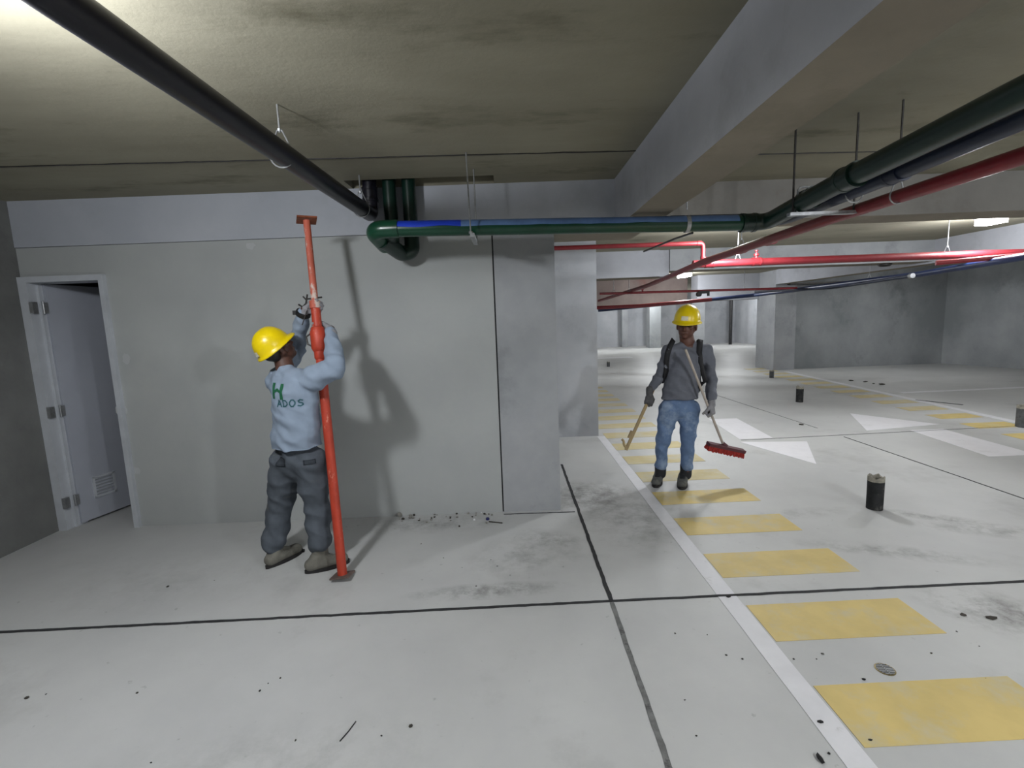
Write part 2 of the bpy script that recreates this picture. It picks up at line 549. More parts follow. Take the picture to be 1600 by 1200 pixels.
# front partition wall with door opening, skimmed panel and raw column
wl = link('wall_front', BX((-3.19, -0.11, 3.92, 4.06, 0, 2.325), (-3.86, -3.19, 3.92, 4.06, 2.09, 2.325)), 'board')
st(wl)
link('upper_band', BX((-3.86, 0.868, 3.912, 4.06, 2.329, ZC)), 'band', wl)
link('seam', BX((-3.86, -0.11, 3.925, 4.05, 2.324, 2.331)), 'joint_pale', wl)
link('column_face', BX((-0.098, 0.386, 3.92, 4.35, 0, ZC-.001)), 'column', wl)
link('seam', BX((-0.112, -0.097, 3.93, 4.05, 0, 2.33)), 'joint', wl)
for (px, py, r, q) in ((391, 384, .045, .7), (190, 640, .05, 1.6), (213, 735, .04, 1.0), (197, 560, .035, 1.4)):
    p = at(px, py, 3.92)
    bm = bmesh.new()
    pts = [(p.x+math.cos(a)*r*random.uniform(.6, 1.1), p.z+math.sin(a)*r*q*random.uniform(.6, 1.1)) for a in [2*PI*i/14 for i in range(14)]]
    f0 = [bm.verts.new((x, 3.9185-(.008 if z > 2.32 else 0), z)) for x, z in pts]
    f1 = [bm.verts.new((x, 3.93, z)) for x, z in pts]
    bm.faces.new(f0)
    bm.faces.new(f1[::-1])
    bridge(bm, f0, f1)
    link('filler_patch', bm, 'plaster_spot', wl)
o = link('wall_recess', BX((0.386, 1.18, 6.44, 14.4, 0, ZC)), 'wall_light')
st(o)
st(link('wall_side', BX((0.06, 0.36, 4.36, 6.6, 0, ZC)), 'column'))
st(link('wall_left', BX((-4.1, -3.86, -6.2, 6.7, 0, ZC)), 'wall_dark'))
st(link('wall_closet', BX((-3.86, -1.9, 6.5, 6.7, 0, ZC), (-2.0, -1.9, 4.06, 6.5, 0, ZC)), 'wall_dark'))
st(link('wall_behind', BX((-4.1, 14.3, -6.3, -6.1, 0, ZC)), 'wall_far'))
st(link('wall_back', BX((7.6, 11.9, 13.1, 13.4, 0, ZC)), 'wall_far'))
bm = bmesh.new()
prism(bm, [(11.82, 13.3), (12.3, 11.3), (13.6, 5.0), (13.9, -6.2), (14.4, -6.2), (14.2, 5.0), (12.6, 13.4)], 0, ZC)
st(link('wall_right', bm, 'wall_far'))
st(link('wall_far', BX((1.0, 12.2, 25.6, 25.9, 0, ZC), (12.0, 12.2, 13.3, 25.6, 0, ZC), (1.0, 1.2, 14.4, 25.7, 0, ZC)), 'wall_light'))
cp = 'concrete columns of the far parking hall'
tag(link('concrete_column', BX((7.15, 7.72, 12.95, 13.9, 0, ZC)), 'column', bevel=.012), 'broad square concrete column at left end of the dark back wall', 'column', None, 'structure')
tag(link('concrete_column', BX((6.9, 7.45, 23.6, 24.2, 0, ZC)), 'wall_far', bevel=.012), 'darker distant column seen left of the yellow-helmeted man with the broom', 'column', None, 'structure')
tag(link('concrete_column', BX((9.35, 10.0, 24.6, 25.5, 0, ZC)), 'column', bevel=.012), 'distant pale column just right of the walking man, beside the black pole', 'column', None, 'structure')
tag(link('concrete_column', BX((5.9, 6.2, 25.1, 25.6, 0, ZC)), 'column', bevel=.012), 'distant pale column on the far wall beside the end of the front wall', 'column', None, 'structure')
p = at(1141, 538, 24)
tag(link('vertical_pipe', TB([(p.x, 24, 0), (p.x, 24, 2.6)], .075, 16), 'black', None, 'auto'), 'thin black vertical pipe standing against the pale far wall', 'pipe')

# door
door = empty('door_1', (-3.53, 3.92, 0))
st(door, 'open pale steel door with louvre grille leading to a dark room')
link('door_frame', BX((-3.86, -3.79, 3.885, 4.07, 0, 2.10), (-3.225, -3.185, 3.885, 4.07, 0, 2.10), (-3.79, -3.225, 3.885, 4.07, 2.055, 2.10),
                      (-3.79, -3.772, 3.96, 4.07, 0, 2.055), (-3.243, -3.225, 3.96, 4.07, 0, 2.055)), 'frame_paint', door, bevel=.003)
hp = V((-3.755, 3.985, 0))
a = math.radians(76)
ld = V((math.cos(a), math.sin(a), 0))
ln = V((math.sin(a), -math.cos(a), 0))
bm = bmesh.new()
obox(bm, hp+ld*0.285-ln*.0225+V((0, 0, 1.035)), ld, ln, V((0, 0, 1)), .28, .0225, 1.015)
leaf = link('door_leaf', bm, 'door_paint', door, bevel=.003)
bm = bmesh.new()
gc = at(166, 755, 4.25)
gc = hp+ld*0.225+V((0, 0, .29))
for s in (-1, 1):
    obox(bm, gc+ld*.085*s+ln*.004, ld, ln, V((0, 0, 1)), .010, .006, .095)
    obox(bm, gc+V((0, 0, .088*s))+ln*.004, ld, ln, V((0, 0, 1)), .095, .006, .008)
for k in range(6):
    z = -.068+.027*k
    az = (V((0, 0, 1))*.8+ln*.6).normalized()
    obox(bm, gc+V((0, 0, z))+ln*.005, ld, az.cross(ld).normalized(), az, .078, .0015, .012)
link('vent_grille', bm, 'frame_paint', leaf)
bm = bmesh.new()
kc = hp+ld*.455+V((0, 0, 1.02))
lathe(bm, [(.026, 0), (.026, .004), (.012, .006), (.010, .035), (.024, .042), (.027, .058), (.020, .070), (.004, .073)], kc, ln, 20)
link('door_knob', bm, 'black', leaf, 'auto')
for z in (1.86, 1.01, .235):
    bm = bmesh.new()
    obox(bm, (-3.781, 3.905, z), V((1, 0, 0)), V((0, 1, 0)), V((0, 0, 1)), .015, .021, .046)
    tube(bm, [(-3.757, 3.965, z-.05), (-3.757, 3.965, z+.05)], .008, 10)
    obox(bm, V((-3.757, 3.968, z))+ld*.018+ln*.0015, ld, ln, V((0, 0, 1)), .012, .0015, .044)
    link('hinge', bm, 'galv', door)

# ------------------------------------------------------------------ lamps
for i, (x, y, z, wt) in enumerate(LAMPS):
    e = empty('ceiling_lamp', (x, y, ZC))
    lab = {3: 'lit ceiling batten hidden behind the green pipe and cross beam', 4: 'bright lit ceiling lamp at upper right above the red sprinkler pipe',
           6: 'bright lit ceiling lamp just above the helmet of the man with the broom'}.get(i)
    if lab is None:
        lab = 'lit ceiling batten out of sight'
    tag(e, lab, 'lamp', 'lit ceiling battens out of view' if i not in (3, 4, 6) else None)
    L = 0.26 if y < 10 else .62
    sl = 1 if i != 6 else 1
    link('lamp_body', BX((x-.10, x+.10, y-L/2, y+L/2, z+.03, ZC)), 'lamp_body', e, bevel=.01)
    link('diffuser', BX((x-.085, x+.085, y-L/2+.01, y+L/2-.01, z-(.012 if i == 3 else .045), z+.032)), 'lamp', e, bevel=.012)
    ld_ = bpy.data.lights.new('lamp_light', 'POINT')
    ld_.shadow_soft_size = .10 if i else .09
    ld_.energy = wt
    ld_.color = (0.93, 0.96, 1.0)
    lo = bpy.data.objects.new('lamp_light', ld_)
    COL.objects.link(lo)
    lo.parent = e
    lo.location = (0, 0, z-.16-ZC if i else z-.13-ZC)
    if i == 0:
        ad = bpy.data.lights.new('lamp_downlight', 'AREA')
        ad.shape = 'DISK'
        ad.size = .18
        ad.energy = 5
        ad.color = ld_.color
        ao = bpy.data.objects.new('lamp_downlight', ad)
        COL.objects.link(ao)
        ao.parent = e
        ao.location = (0, 0, z-.06-ZC)

# ------------------------------------------------------------------ pipes
def coupling(parent, c, d, r, L, mat, name='coupling'):
    bm = bmesh.new()
    d = d.normalized()
    lathe(bm, [(r*.98, -L/2), (r*1.16, -L/2), (r*1.16, -L*.3), (r*1.10, -L*.28), (r*1.10, L*.28), (r*1.16, L*.3), (r*1.16, L/2), (r*.98, L/2)], c, d, 28)
    return link(name, bm, mat, parent, 'auto')


# black pipe, from over the camera to the corner by the pocket
bp = empty('drain_pipe', (-1.08, 2.4, 2.45))
tag(bp, 'long black pipe hanging under the left ceiling, running back to the wall', 'pipe')
bx_ = -1.085
link('pipe_run', TB([(-1.11, -5.9, 2.45), (-1.085, 1.3, 2.45), (-1.01, 3.80, 2.45), (-1.01, 3.80, 2.79)], .053, 28, .07), 'black_pipe', bp, 'auto')
coupling(bp, V((-1.01, 3.80, 2.60)), V((0, 0, 1)), .053, .10, 'black_pipe')


def loop_hanger(x, y, zc, r, label, rod=.005, ztop=ZC, rmat='galv'):
    e = empty('pipe_hanger', (x, y, ztop))
    tag(e, label, 'pipe hanger')
    link('threaded_rod', TB([(x, y, zc+r+.05), (x, y, ztop+.02)], rod, 8), rmat, e)
    bm = bmesh.new()
    pts = [V((x+.012, y, zc+r+.06))]
    for k in range(15):
        t = PI/2-.9-(2*PI-1.8)*k/14
        pts.append(V((x+math.cos(t)*(r+.004), y, zc+math.sin(t)*(r+.004))))
    pts.append(V((x-.012, y, zc+r+.06)))
    pts.append(pts[0])
    tube(bm, pts, .004, 6)
    lathe(bm, [(.010, 0), (.010, .012)], (x, y, zc+r+.055), V((0, 0, 1)), 6)
    link('ring_clamp', bm, 'galv', e)
    return e


loop_hanger(-1.062, 2.45, 2.45, .053, 'silver wire hanger holding the black pipe out in the middle of the ceiling')
loop_hanger(-1.02, 3.58, 2.45, .053, 'silver hanger on the black pipe where it reaches the wall')

# main green pipe along the wall, bends towards the camera at right
gz, gy, gr = 2.245, 3.34, .0515
gp = empty('drain_pipe', (0.5, gy, gz))
tag(gp, 'dark green drain pipe with blue top running across in front of the wall', 'pipe')
link('pipe_run', TB([(-0.811, gy, gz+.012), (-0.193, gy, gz+.0), (0.965, gy, gz-.022), (1.640, gy, gz-.035)], gr, 28), 'green_pipe', gp, 'auto')
bm = bmesh.new()
tube(bm, [(-0.714, gy, gz+.012), (-0.897, gy, gz+.010), (-0.868, gy+.24, gz-.055)], gr*1.14, 28, .13)
link('elbow', bm, 'green_pipe', gp, 'auto')
bm = bmesh.new()
tube(bm, [(-0.868, gy+.14, gz-.035), (-0.840, gy+.25, gz-.055), (-.79, 3.76, gz-.095), (-.715, 3.78, gz-.075), (-.715, 3.80, gz+.05)], gr*1.12, 28, .12)
link('swept_bend', bm, 'green_dark', gp, 'auto')
bm = bmesh.new()
tube(bm, [(-.715, 3.80, gz-.06), (-.715, 3.80, 2.79)], gr, 28)
link('riser', bm, 'green_dark', gp, 'auto')
bm = bmesh.new()
tube(bm, [(-.862, 3.80, gz+.02), (-.862, 3.80, 2.79)], gr, 28)
link('riser', bm, 'green_dark', gp, 'auto')
bm = bmesh.new()
tube(bm, [(-.862, 3.80, gz+.06), (-.862, 3.80, gz+.0), (-0.772, gy, gz+.0)], gr*.98, 24, .06)
link('branch', bm, 'green_dark', gp, 'auto')


def film(x0, x1, mat, z0, dz, w0=.55, w1=.55):
    bm = bmesh.new()
    rows = []
    n = 24
    for i in range(n+1):
        t = i/n
        x = x0+(x1-x0)*t
        zc = z0+dz*t
        row = []
        for k in range(9):
            a = PI/2+.95 + (k/8)*(w0-.95-(-.25)) if False else PI*(.50) + (k/8)*(PI*.47+noise.noise(V((x*6, 3, 0)))*.15)
            # from the top of the pipe round to the camera side
            row.append(bm.verts.new((x, gy+math.cos(a)*(gr+.0015), zc+math.sin(a)*(gr+.0015))))
        rows.append(row)
    for i in range(n):
        for k in range(8):
            bm.faces.new((rows[i][k], rows[i+1][k], rows[i+1][k+1], rows[i][k+1]))
    return link('blue_film', bm, mat, gp, True)


film(-.772, -.290, 'blue_film', gz+.010, -.008)
film(-.290, 1.563, 'blue_pale', gz+.001, -.034)

# two green pipes running from the bend over the camera's right
gA = empty('drain_pipe', (1.75, 2.4, gz))
tag(gA, 'thick green pipe with couplings, upper of the two coming forward at right', 'pipe')
pa = [V((1.602, gy, gz-.034)), V((1.766, gy, gz-.034)), V((1.79, 2.6, 2.285)), V((1.765, 1.7, 2.32)), V((1.72, -5.5, 2.45))]
link('pipe_run', TB(pa, .054, 28, .14), 'green_dark', gA, 'auto')
coupling(gA, V((1.640, gy, gz-.034)), V((1, 0, 0)), .054, .10, 'green_dark')
coupling(gA, V((1.806, 2.95, 2.265)), V((-.03, -1, .02)), .054, .09, 'green_dark')
coupling(gA, V((1.789, 2.58, 2.285)), V((-.03, -1, .02)), .056, .12, 'green_dark')
gB = empty('drain_pipe', (1.95, 2.4, 2.25))
tag(gB, 'slimmer navy pipe, lower of the pair coming forward at right', 'pipe')
pb = [V((1.158, gy+.125, gz+.012)), V((1.930, gy+.125, gz-.0)), V((1.965, 2.6, 2.275)), V((1.935, 1.7, 2.30)), V((1.90, -5.5, 2.42))]
link('pipe_run', TB(pb, .045, 24, .14), 'navy', gB, 'auto')
coupling(gB, V((1.963, 2.50, 2.277)), V((-.03, -1, .02)), .045, .10, 'navy')

# trapeze hangers
tz = empty('trapeze_hanger', (1.75, 2.97, ZC))
tag(tz, 'silver trapeze bracket with two rods under the green pipes at right', 'pipe hanger')
zt = 2.195
link('threaded_rod', TB([(1.725, 2.97, zt), (1.725, 2.97, ZC+.02)], .006, 8), 'steel_dark', tz)
link('threaded_rod', TB([(2.09, 2.97, zt), (2.09, 2.97, ZC+.02)], .006, 8), 'steel_dark', tz)
link('channel', BX((1.70, 2.13, 2.95, 2.99, zt-.02, zt-.002)), 'galv', tz)
bm = bmesh.new()
tube(bm, [(1.752, 2.97, zt), (1.752, 2.97, 2.34), (1.87, 2.97, 2.34)], .006, 8, .03)
link('u_bolt', bm, 'galv', tz)
t2 = empty('pipe_hanger', (1.95, 2.83, ZC))
e = loop_hanger(1.97, 2.80, 2.255, .046, 'thin dark rod above the thick green pipe, second from left at right ceiling', rmat='steel_dark')
bpy.data.objects.remove(t2)

# saddle hanging the main green pipe in front of the wall
sd = empty('pipe_hanger', (-.24, 3.2, ZC))
tag(sd, 'pair of thin silver rods with bracket holding the green pipe mid wall', 'pipe hanger')
link('threaded_rod', TB([(-.222, gy-.12, 2.17), (-.228, gy-.14, ZC+.02)], .005, 8), 'galv', sd)
link('threaded_rod', TB([(-.20, gy+.18, 2.17), (-.205, gy+.20, ZC+.02)], .005, 8), 'galv', sd)
bm = bmesh.new()
obox(bm, (-.212, gy+.03, 2.175), V((1, 0, 0)), V((0, 1, 0)), V((0, 0, 1)), .014, .17, .013)
lathe(bm, [(.014, 0), (.014, .012)], (-.222, gy-.12, 2.188), V((0, 0, 1)), 6)
link('channel', bm, 'galv', sd)
sd = empty('pipe_hanger', (1.226, gy, ZC))
tag(sd, 'silver band clamp round the green pipe just left of its bend', 'pipe hanger')
link('threaded_rod', TB([(1.226, gy, 2.31), (1.226, gy, ZC+.02)], .005, 8), 'galv', sd)
bm = bmesh.new()
lathe(bm, [(gr+.003, -.013), (gr+.006, -.013), (gr+.006, .013), (gr+.003, .013)], (1.226, gy, gz-.027), V((1, 0, 0)), 28)
link('band_clamp', bm, 'galv', sd, 'auto')
bm = bmesh.new()
tube(bm, [at(1082, 364, gy+.02), at(1055, 373, 3.9), at(1006, 393, 4.9)], .008, 6)
link('brace_rod', bm, 'steel_dark', sd)

# red pipes
rr = .036
r3 = empty('sprinkler_pipe', (2.1, 2.4, 2.2))
tag(r3, 'long red pipe beside the green pipes, running from upper right into the distance', 'pipe')
q3 = [V((2.05, -5.5, 2.22)), atz(1600, 243, 2.2), atz(1300, 341, 2.2), atz(1100, 409, 2.19), V((2.56, 8.9, 2.15)), at(936, 470, 13.9)]
link('pipe_run', TB(q3, rr, 20), 'red_pipe', r3, 'auto')
for px, py, L in ((1204, 375, .10),):
    c = atz(px, py, 2.2)
    coupling(r3, c, V((.02, 1, 0)), rr, L, 'red_pipe')
c = atz(1160, 389, 2.2)
coupling(r3, c, V((.02, 1, 0)), rr, .09, 'red_pipe')
c = atz(1104, 408, 2.19)
coupling(r3, c, V((.02, 1, 0)), rr, .12, 'red_pipe')
c = atz(1402, 306, 2.2)
loop_hanger(c.x, c.y, 2.20, rr, 'dark rod and loop holding the red pipe below the thick green pipe', rmat='steel_dark')
c = atz(1158, 390, 2.2)
loop_hanger(c.x, c.y, 2.20, rr, 'looped hanger on the red pipe just right of the bent branch')
YP = 6.2
r1 = empty('sprinkler_pipe', (1.5, YP, 2.49))
tag(r1, 'thinner red pipe leaving the wall and turning down at a square elbow', 'pipe')
pd = at(1098, 410, YP)
link('pipe_run', TB([(0.42, YP, 2.495), (pd.x, YP, 2.49), (pd.x, YP, pd.z-.01)], .028, 18, .05), 'red_pipe', r1, 'auto')
coupling(r1, V((pd.x-.05, YP, 2.49)), V((1, 0, 0)), .028, .05, 'red_pipe')
coupling(r1, V((pd.x, YP, 2.30)), V((0, 0, 1)), .028, .05, 'red_pipe')
r2 = empty('sprinkler_pipe', (4.5, YP, 2.23))
tag(r2, 'straight red pipe crossing the bay in front of the back wall', 'pipe')
link('pipe_run', TB([(2.36, YP, 2.235), (7.0, YP, 2.225), (11.5, YP, 2.24)], .047, 24), 'red_pipe', r2, 'auto')
for px in (1108, 1182):
    c = at(px, 410, YP)
    coupling(r2, V((c.x, YP, 2.235)), V((1, 0, 0)), .047, .11, 'red_pipe')
bm = bmesh.new()
c = at(1182, 400, YP)
lathe(bm, [(.020, .03), (.020, .07), (.034, .075), (.034, .10), (.014, .105), (.010, .13), (.024, .135), (.024, .142)], (c.x, YP, 2.235), V((0, 0, 1)), 16)
link('sprinkler_head', bm, 'red_pipe', r2, 'auto')
c = at(1112, 400, YP)
bm = bmesh.new()
lathe(bm, [(.020, .03), (.020, .06), (.034, .065), (.034, .08), (.014, .09), (.01, .12)], (c.x-.1, YP, 2.235), V((0, 0, 1)), 16)
link('sprinkler_head', bm, 'red_pipe', r2, 'auto')
for px, lab in ((1479, 'white rod hanger on the crossing red pipe, below the upper right lamp'), (1153, 'white rod hanger on the crossing red pipe, near the elbow')):
    c = at(px, 400, YP)
    loop_hanger(c.x, YP, 2.23, .047, lab)
c = at(1126, 372, 4.9)
r4 = empty('sprinkler_pipe', (3.5, 10, 2.1))
tag(r4, 'thin distant pink-red pipe level with the low lamp', 'pipe')
a4, b4 = at(937, 459, 10), at(1245, 450, 10)
link('pipe_run', TB([a4, b4], .024, 14), 'red_pipe', r4, 'auto')
bm = bmesh.new()
c = at(1004, 457, 10)
lathe(bm, [(.018, .02), (.018, .05), (.035, .055), (.035, .08), (.01, .09), (.01, .11)], c, V((0, 0, 1)), 12)
link('sprinkler_head', bm, 'red_pipe', r4, 'auto')
for px, py, lab in ((959, 459, 'tiny rod hanger on the distant pink-red pipe, nearest the wall end'), (983, 458, 'tiny rod hanger on the distant pink-red pipe, beside its sprinkler head'), (1163, 453, 'tiny rod hanger on the distant pink-red pipe, right of the low lamp')):
    c = at(px, py, 10)
    loop_hanger(c.x, 10, c.z, .024, lab)
c = at(1098, 458, 9.95)
bm = bmesh.new()
lathe(bm, [(.05, -.035), (.05, .035)], c+V((-.08, 0, -.02)), V((0, 1, 0)), 20)
box(bm, c.x-.08, c.x+.13, c.y-.03, c.y+.03, c.z-.01, c.z+.04)
box(bm, c.x+.10, c.x+.13, c.y-.03, c.y+.03, c.z-.06, c.z-.01)
tag(link('pipe_valve', bm, 'black'), 'small black valve on the distant pink-red pipe behind the helmet', 'valve')
r5 = empty('sprinkler_pipe', (6, 5.5, 2.1))
tag(r5, 'short red branch just under the crossing red pipe at right edge', 'pipe')
link('pipe_run', TB([at(1462, 411, 6.05), at(1640, 395, 5.6)], .030, 16), 'red_pipe', r5, 'auto')
r6 = empty('sprinkler_pipe', (3, 12, 1.9))
tag(r6, 'low dark red pipe beside the far end of the blue pipe', 'pipe')
link('pipe_run', TB([at(930, 481, 12.6), at(1000, 478, 12.4), at(1112, 468, 12.0)], .045, 16), 'red_pipe', r6, 'auto')

bl = empty('water_pipe', (6, 8, 2.0))
tag(bl, 'long blue pipe sloping from right edge towards the distance', 'pipe')
link('pipe_run', TB([V((5.35, 4.4, 2.12)), atz(1600, 401, 2.1), atz(1440, 428, 2.07), atz(1180, 461, 2.0), atz(1050, 474, 1.9), atz(935, 485, 1.8)], .043, 18), 'blue_pipe', bl, 'auto')
bl2 = empty('water_pipe', (6, 9, 2.0))
tag(bl2, 'thin dark pipe with white end cap, just below the blue pipe', 'pipe')
pe = at(1424, 431, 7.1)
link('pipe_run', TB([at(1180, 456, 11.0), at(1300, 450, 9.2), pe], .025, 14), 'navy', bl2, 'auto')
bm = bmesh.new()
lathe(bm, [(.03, -.03), (.036, -.03), (.036, .03), (.03, .03)], pe, V((-.1, -1, .03)), 16)
link('end_cap', bm, 'galv', bl2, 'auto')
for px, py, z in ((1358, 440, 2.05),):
    c = atz(px, py, z)
    loop_hanger(c.x, c.y, z+.01, .043, 'small white hanger halfway along the blue pipe', .0012)
c = at(1382, 419, 8.35)
bm = bmesh.new()
lathe(bm, [(.10, 0), (.10, -.02), (.07, -.045), (.02, -.05)], (c.x, 8.35, 2.335), V((0, 0, 1)), 24)
tag(link('smoke_detector', bm, 'steel_dark', None, 'auto'), 'small dark round detector under the far cross beam', 'detector')

# ------------------------------------------------------------------ floor things
def stub(p, r, h, mat, rim, label, leanx=0.0):
    e = empty('pipe_stub', p)
    tag(e, label, 'pipe stub', 'cut pipe stubs in the lane')
    bm = bmesh.new()
    n = 28
    R0 = ring(bm, V(p)+V((0, 0, -.002)), V((1, 0, 0)), V((0, 1, 0)), r, n)
    hs = [h+noise.noise(V((math.cos(2*PI*i/n)*2, math.sin(2*PI*i/n)*2, p[0]*5)))*h*.11 for i in range(n)]
    R1 = [bm.verts.new(V(p)+V((math.cos(2*PI*i/n)*r*1.02, math.sin(2*PI*i/n)*r*1.02, h*.88))) for i in range(n)]
    R2 = [bm.verts.new(V(p)+V((math.cos(2*PI*i/n)*r*.86, math.sin(2*PI*i/n)*r*.86, h*.88))) for i in range(n)]
    R3 = ring(bm, V(p)+V((0, 0, .06)), V((1, 0, 0)), V((0, 1, 0)), r*.84, n)
    bridge(bm, R0, R1)
    bridge(bm, R1, R2)
    bridge(bm, R2, R3)
    bm.faces.new(R3)
    bm.faces.new(R0[::-1])
    link('pipe_wall', bm, mat, e, 'auto')
    bm = bmesh.new()
    A = [bm.verts.new(V(p)+V((math.cos(2*PI*i/n)*r*1.03, math.sin(2*PI*i/n)*r*1.03, h*.875))) for i in range(n)]
    B = [bm.verts.new(V(p)+V((math.cos(2*PI*i/n)*r*1.03, math.sin(2*PI*i/n)*r*1.03, hs[i]))) for i in range(n)]
    C_ = [bm.verts.new(V(p)+V((math.cos(2*PI*i/n)*r*.84, math.sin(2*PI*i/n)*r*.84, hs[i]-.006))) for i in range(n)]
    D_ = [bm.verts.new(V(p)+V((math.cos(2*PI*i/n)*r*.84, math.sin(2*PI*i/n)*r*.84, h*.875))) for i in range(n)]
    bridge(bm, A, B)
    bridge(bm, B, C_)
    bridge(bm, C_, D_)
    bridge(bm, D_, A)
    link('broken_rim', bm, rim, e)
    return e


stub((2.905, 3.70, 0), .057, .265, 'stub', 'stub_rim', 'nearest and tallest black pipe stub with crusted broken rim')
stub((5.08, 8.32, 0), .058, .27, 'stub', 'stub_rim', 'middle dark pipe stub standing in the lane above the white arrows')
stub((6.32, 11.5, 0), .05, .18, 'stub_grey', 'stub_rim', 'small far pipe stub in front of the square back column')
stub((6.62, 6.05, 0), .075, .28, 'stub_grey', 'stub_rim', 'grey pipe stub cut by the right edge of the photo')
stub((3.21, 15.6, 0), .05, .16, 'stub_grey', 'stub_rim', 'tiny distant pipe stub left of the walking man')

dr = empty('floor_drain', (1.635, 1.96, 0))
tag(dr, 'small round floor drain between the two nearest yellow stripes', 'drain')
bm = bmesh.new()
lathe(bm, [(.040, -.003), (.040, .002), (.035, .003), (.035, .0005)], (1.635, 1.96, 0), V((0, 0, 1)), 30)
link('drain_ring', bm, 'brass', dr, 'auto')
bm = bmesh.new()
for k in range(-3, 4):
    L = math.sqrt(.035**2-(k*.0095)**2)
    box(bm, 1.635-L, 1.635+L, 1.96+k*.0095-.0018, 1.96+k*.0095+.0018, .0006, .004)
box(bm, 1.633, 1.637, 1.927, 1.993, .0006, .004)
link('drain_grate', bm, 'galv', dr)
bm = bmesh.new()
lathe(bm, [(.034, 0), (.034, .0012)], (1.635, 1.96, 0), V((0, 0, 1)), 24)
link('drain_well', bm, 'steel_dark', dr)


def rock(bm, c, r, flat=.6):
    n0 = len(bm.verts)
    res = bmesh.ops.create_icosphere(bm, subdivisions=1, radius=r)
    s = random.uniform(0, 99)
    ax, ay = random.uniform(.7, 1.5), random.uniform(.7, 1.3)
    for v in res['verts']:
        k = 1+.5*noise.noise(v.co/r*.9+V((s, s, s)))
        v.co = V((v.co.x*k*ax, v.co.y*k*ay, v.co.z*k*flat))+V(c)+V((0, 0, r*flat*.75))


def bit(px, py, r, mat, label, name='debris_chip', cat='debris', group=None, flat=.5):
    p = atz(px, py, 0)
    bm = bmesh.new()
    rock(bm, (p.x, p.y, 0), r, flat)
    o = link(name, bm, mat)
    tag(o, label, cat, group)
    return o


bit(1281, 1187, .016, 'tar', 'largest black lump beside the white line at bottom right', 'tar_lump')
bit(1295, 1178, .007, 'tar', 'small black speck touching the largest black lump', 'tar_lump')
bit(1282, 1129, .011, 'tar', 'black lump lying on the white line near the bottom', 'tar_lump')
bit(1138, 933, .012, 'tar', 'dark crumb on the white line at the floor joint', 'tar_lump')
bit(1350, 1062, .007, 'tar', 'dark crumb next to the round floor drain', 'tar_lump')
bit(1360, 1157, .007, 'tar', 'dark crumb on the lower edge of the nearest yellow stripe', 'tar_lump')
bit(1549, 966, .022, 'chip_dark', 'dark clod at right edge beyond the second yellow stripe', flat=.25)
bit(1505, 961, .014, 'chip_dark', 'smaller dark clod left of the clod at the right edge', flat=.25)
bit(406, 1080, .007, 'tar', 'small black crumb alone on the open floor at lower left')
bit(262, 917, .008, 'chip_dark', 'dark crumb on the floor left of the worker, near the joint')
bit(42, 1091, .009, 'chip_dark', 'grey crumb near the left bottom corner')
bit(642, 1135, .007, 'chip_dark', 'grey crumb right of the thin black stick on the floor')
bit(1252, 664, .030, 'chip_dark', 'small dark clod in the lane between the two white arrows', flat=.4)
for i, (px, py) in enumerate([(1240, 1030), (1276, 1030), (1285, 1022), (1135, 1024), (1055, 990), (1105, 992), (72, 1085), (214, 1083), (462, 1157), (419, 1068), (438, 1060), (797, 899), (744, 916), (693, 872), (722, 887), (767, 875), (658, 850), (777, 885), (596, 1150), (335, 907), (1495, 987), (1530, 1010), (1455, 1021), (1540, 1060), (236, 1192), (1070, 1094), (1088, 1150), (1160, 1030)]):
    bit(px, py, random.uniform(.003, .0055), 'chip_dark' if i % 3 else 'tar', 'tiny grit crumb lying loose on the concrete floor', 'grit_crumb', 'debris', 'loose grit crumbs on the floor')
for i in range(34):
    px = random.uniform(622, 770)
    py = 806 - (px-620)*.03 + abs(random.gauss(0, 6))
    bit(px, py, random.uniform(.005, .016), random.choice(['chip', 'chip', 'chip', 'chip_dark']), 'small cement rubble bit swept along the foot of the wall', 'rubble_bit', 'rubble', 'rubble along the foot of the wall', .7)
bit(625, 807, .026, 'chip', 'largest pale rubble lump at the left end of the rubble row', 'rubble_lump', flat=.9)
bit(741, 813, .011, 'chip_white', 'white scrap among the rubble left of the blue cap', 'plaster_scrap', flat=.8)
bit(752, 802, .008, 'chip_white', 'smaller white scrap against the wall beside the panel seam', 'plaster_scrap', flat=.8)
bm = bmesh.new()
p = atz(762, 812)
lathe(bm, [(.014, 0), (.015, .014), (.012, .017), (.004, .018)], (p.x, p.y, 0), V((0, 0, 1)), 16)
tag(link('bottle_cap', bm, 'blue_cap', None, 'auto'), 'dark blue cap on the floor in front of the panel seam', 'cap')
bm = bmesh.new()
a_, b_ = atz(764, 815, .005), atz(785, 817, .005)
tube(bm, [a_, b_], .005, 6)
tag(link('wood_splinter', bm, 'chip_dark'), 'short dark splinter beside the dark blue cap', 'debris')
bm = bmesh.new()
tube(bm, [atz(531, 1158, .003), atz(545, 1142, .003), atz(556, 1127, .003)], .0022, 6)
tag(link('thin_stick', bm, 'tar'), 'thin black stick lying on the floor at bottom centre', 'stick')
bm = bmesh.new()
p = atz(469, 863, 0)
tube(bm, [V((p.x-.03, p.y, .012)), V((p.x+.03, p.y, .012))], .012, 10)
tag(link('dark_scrap', bm, 'tar'), 'black scrap on the floor between the shoes of the man at the prop', 'debris')
# dark twig pile beyond the right white line
for k, (px, py, r) in enumerate(((1378, 601, .05), (1352, 597, .035), (1330, 595, .04), (1365, 600, .03))):
    bit(px, py, r, 'chip_dark', 'low dark rubble beyond the right-hand white line', 'rubble_bit', 'rubble', 'dark rubble beyond the far white line', .35)


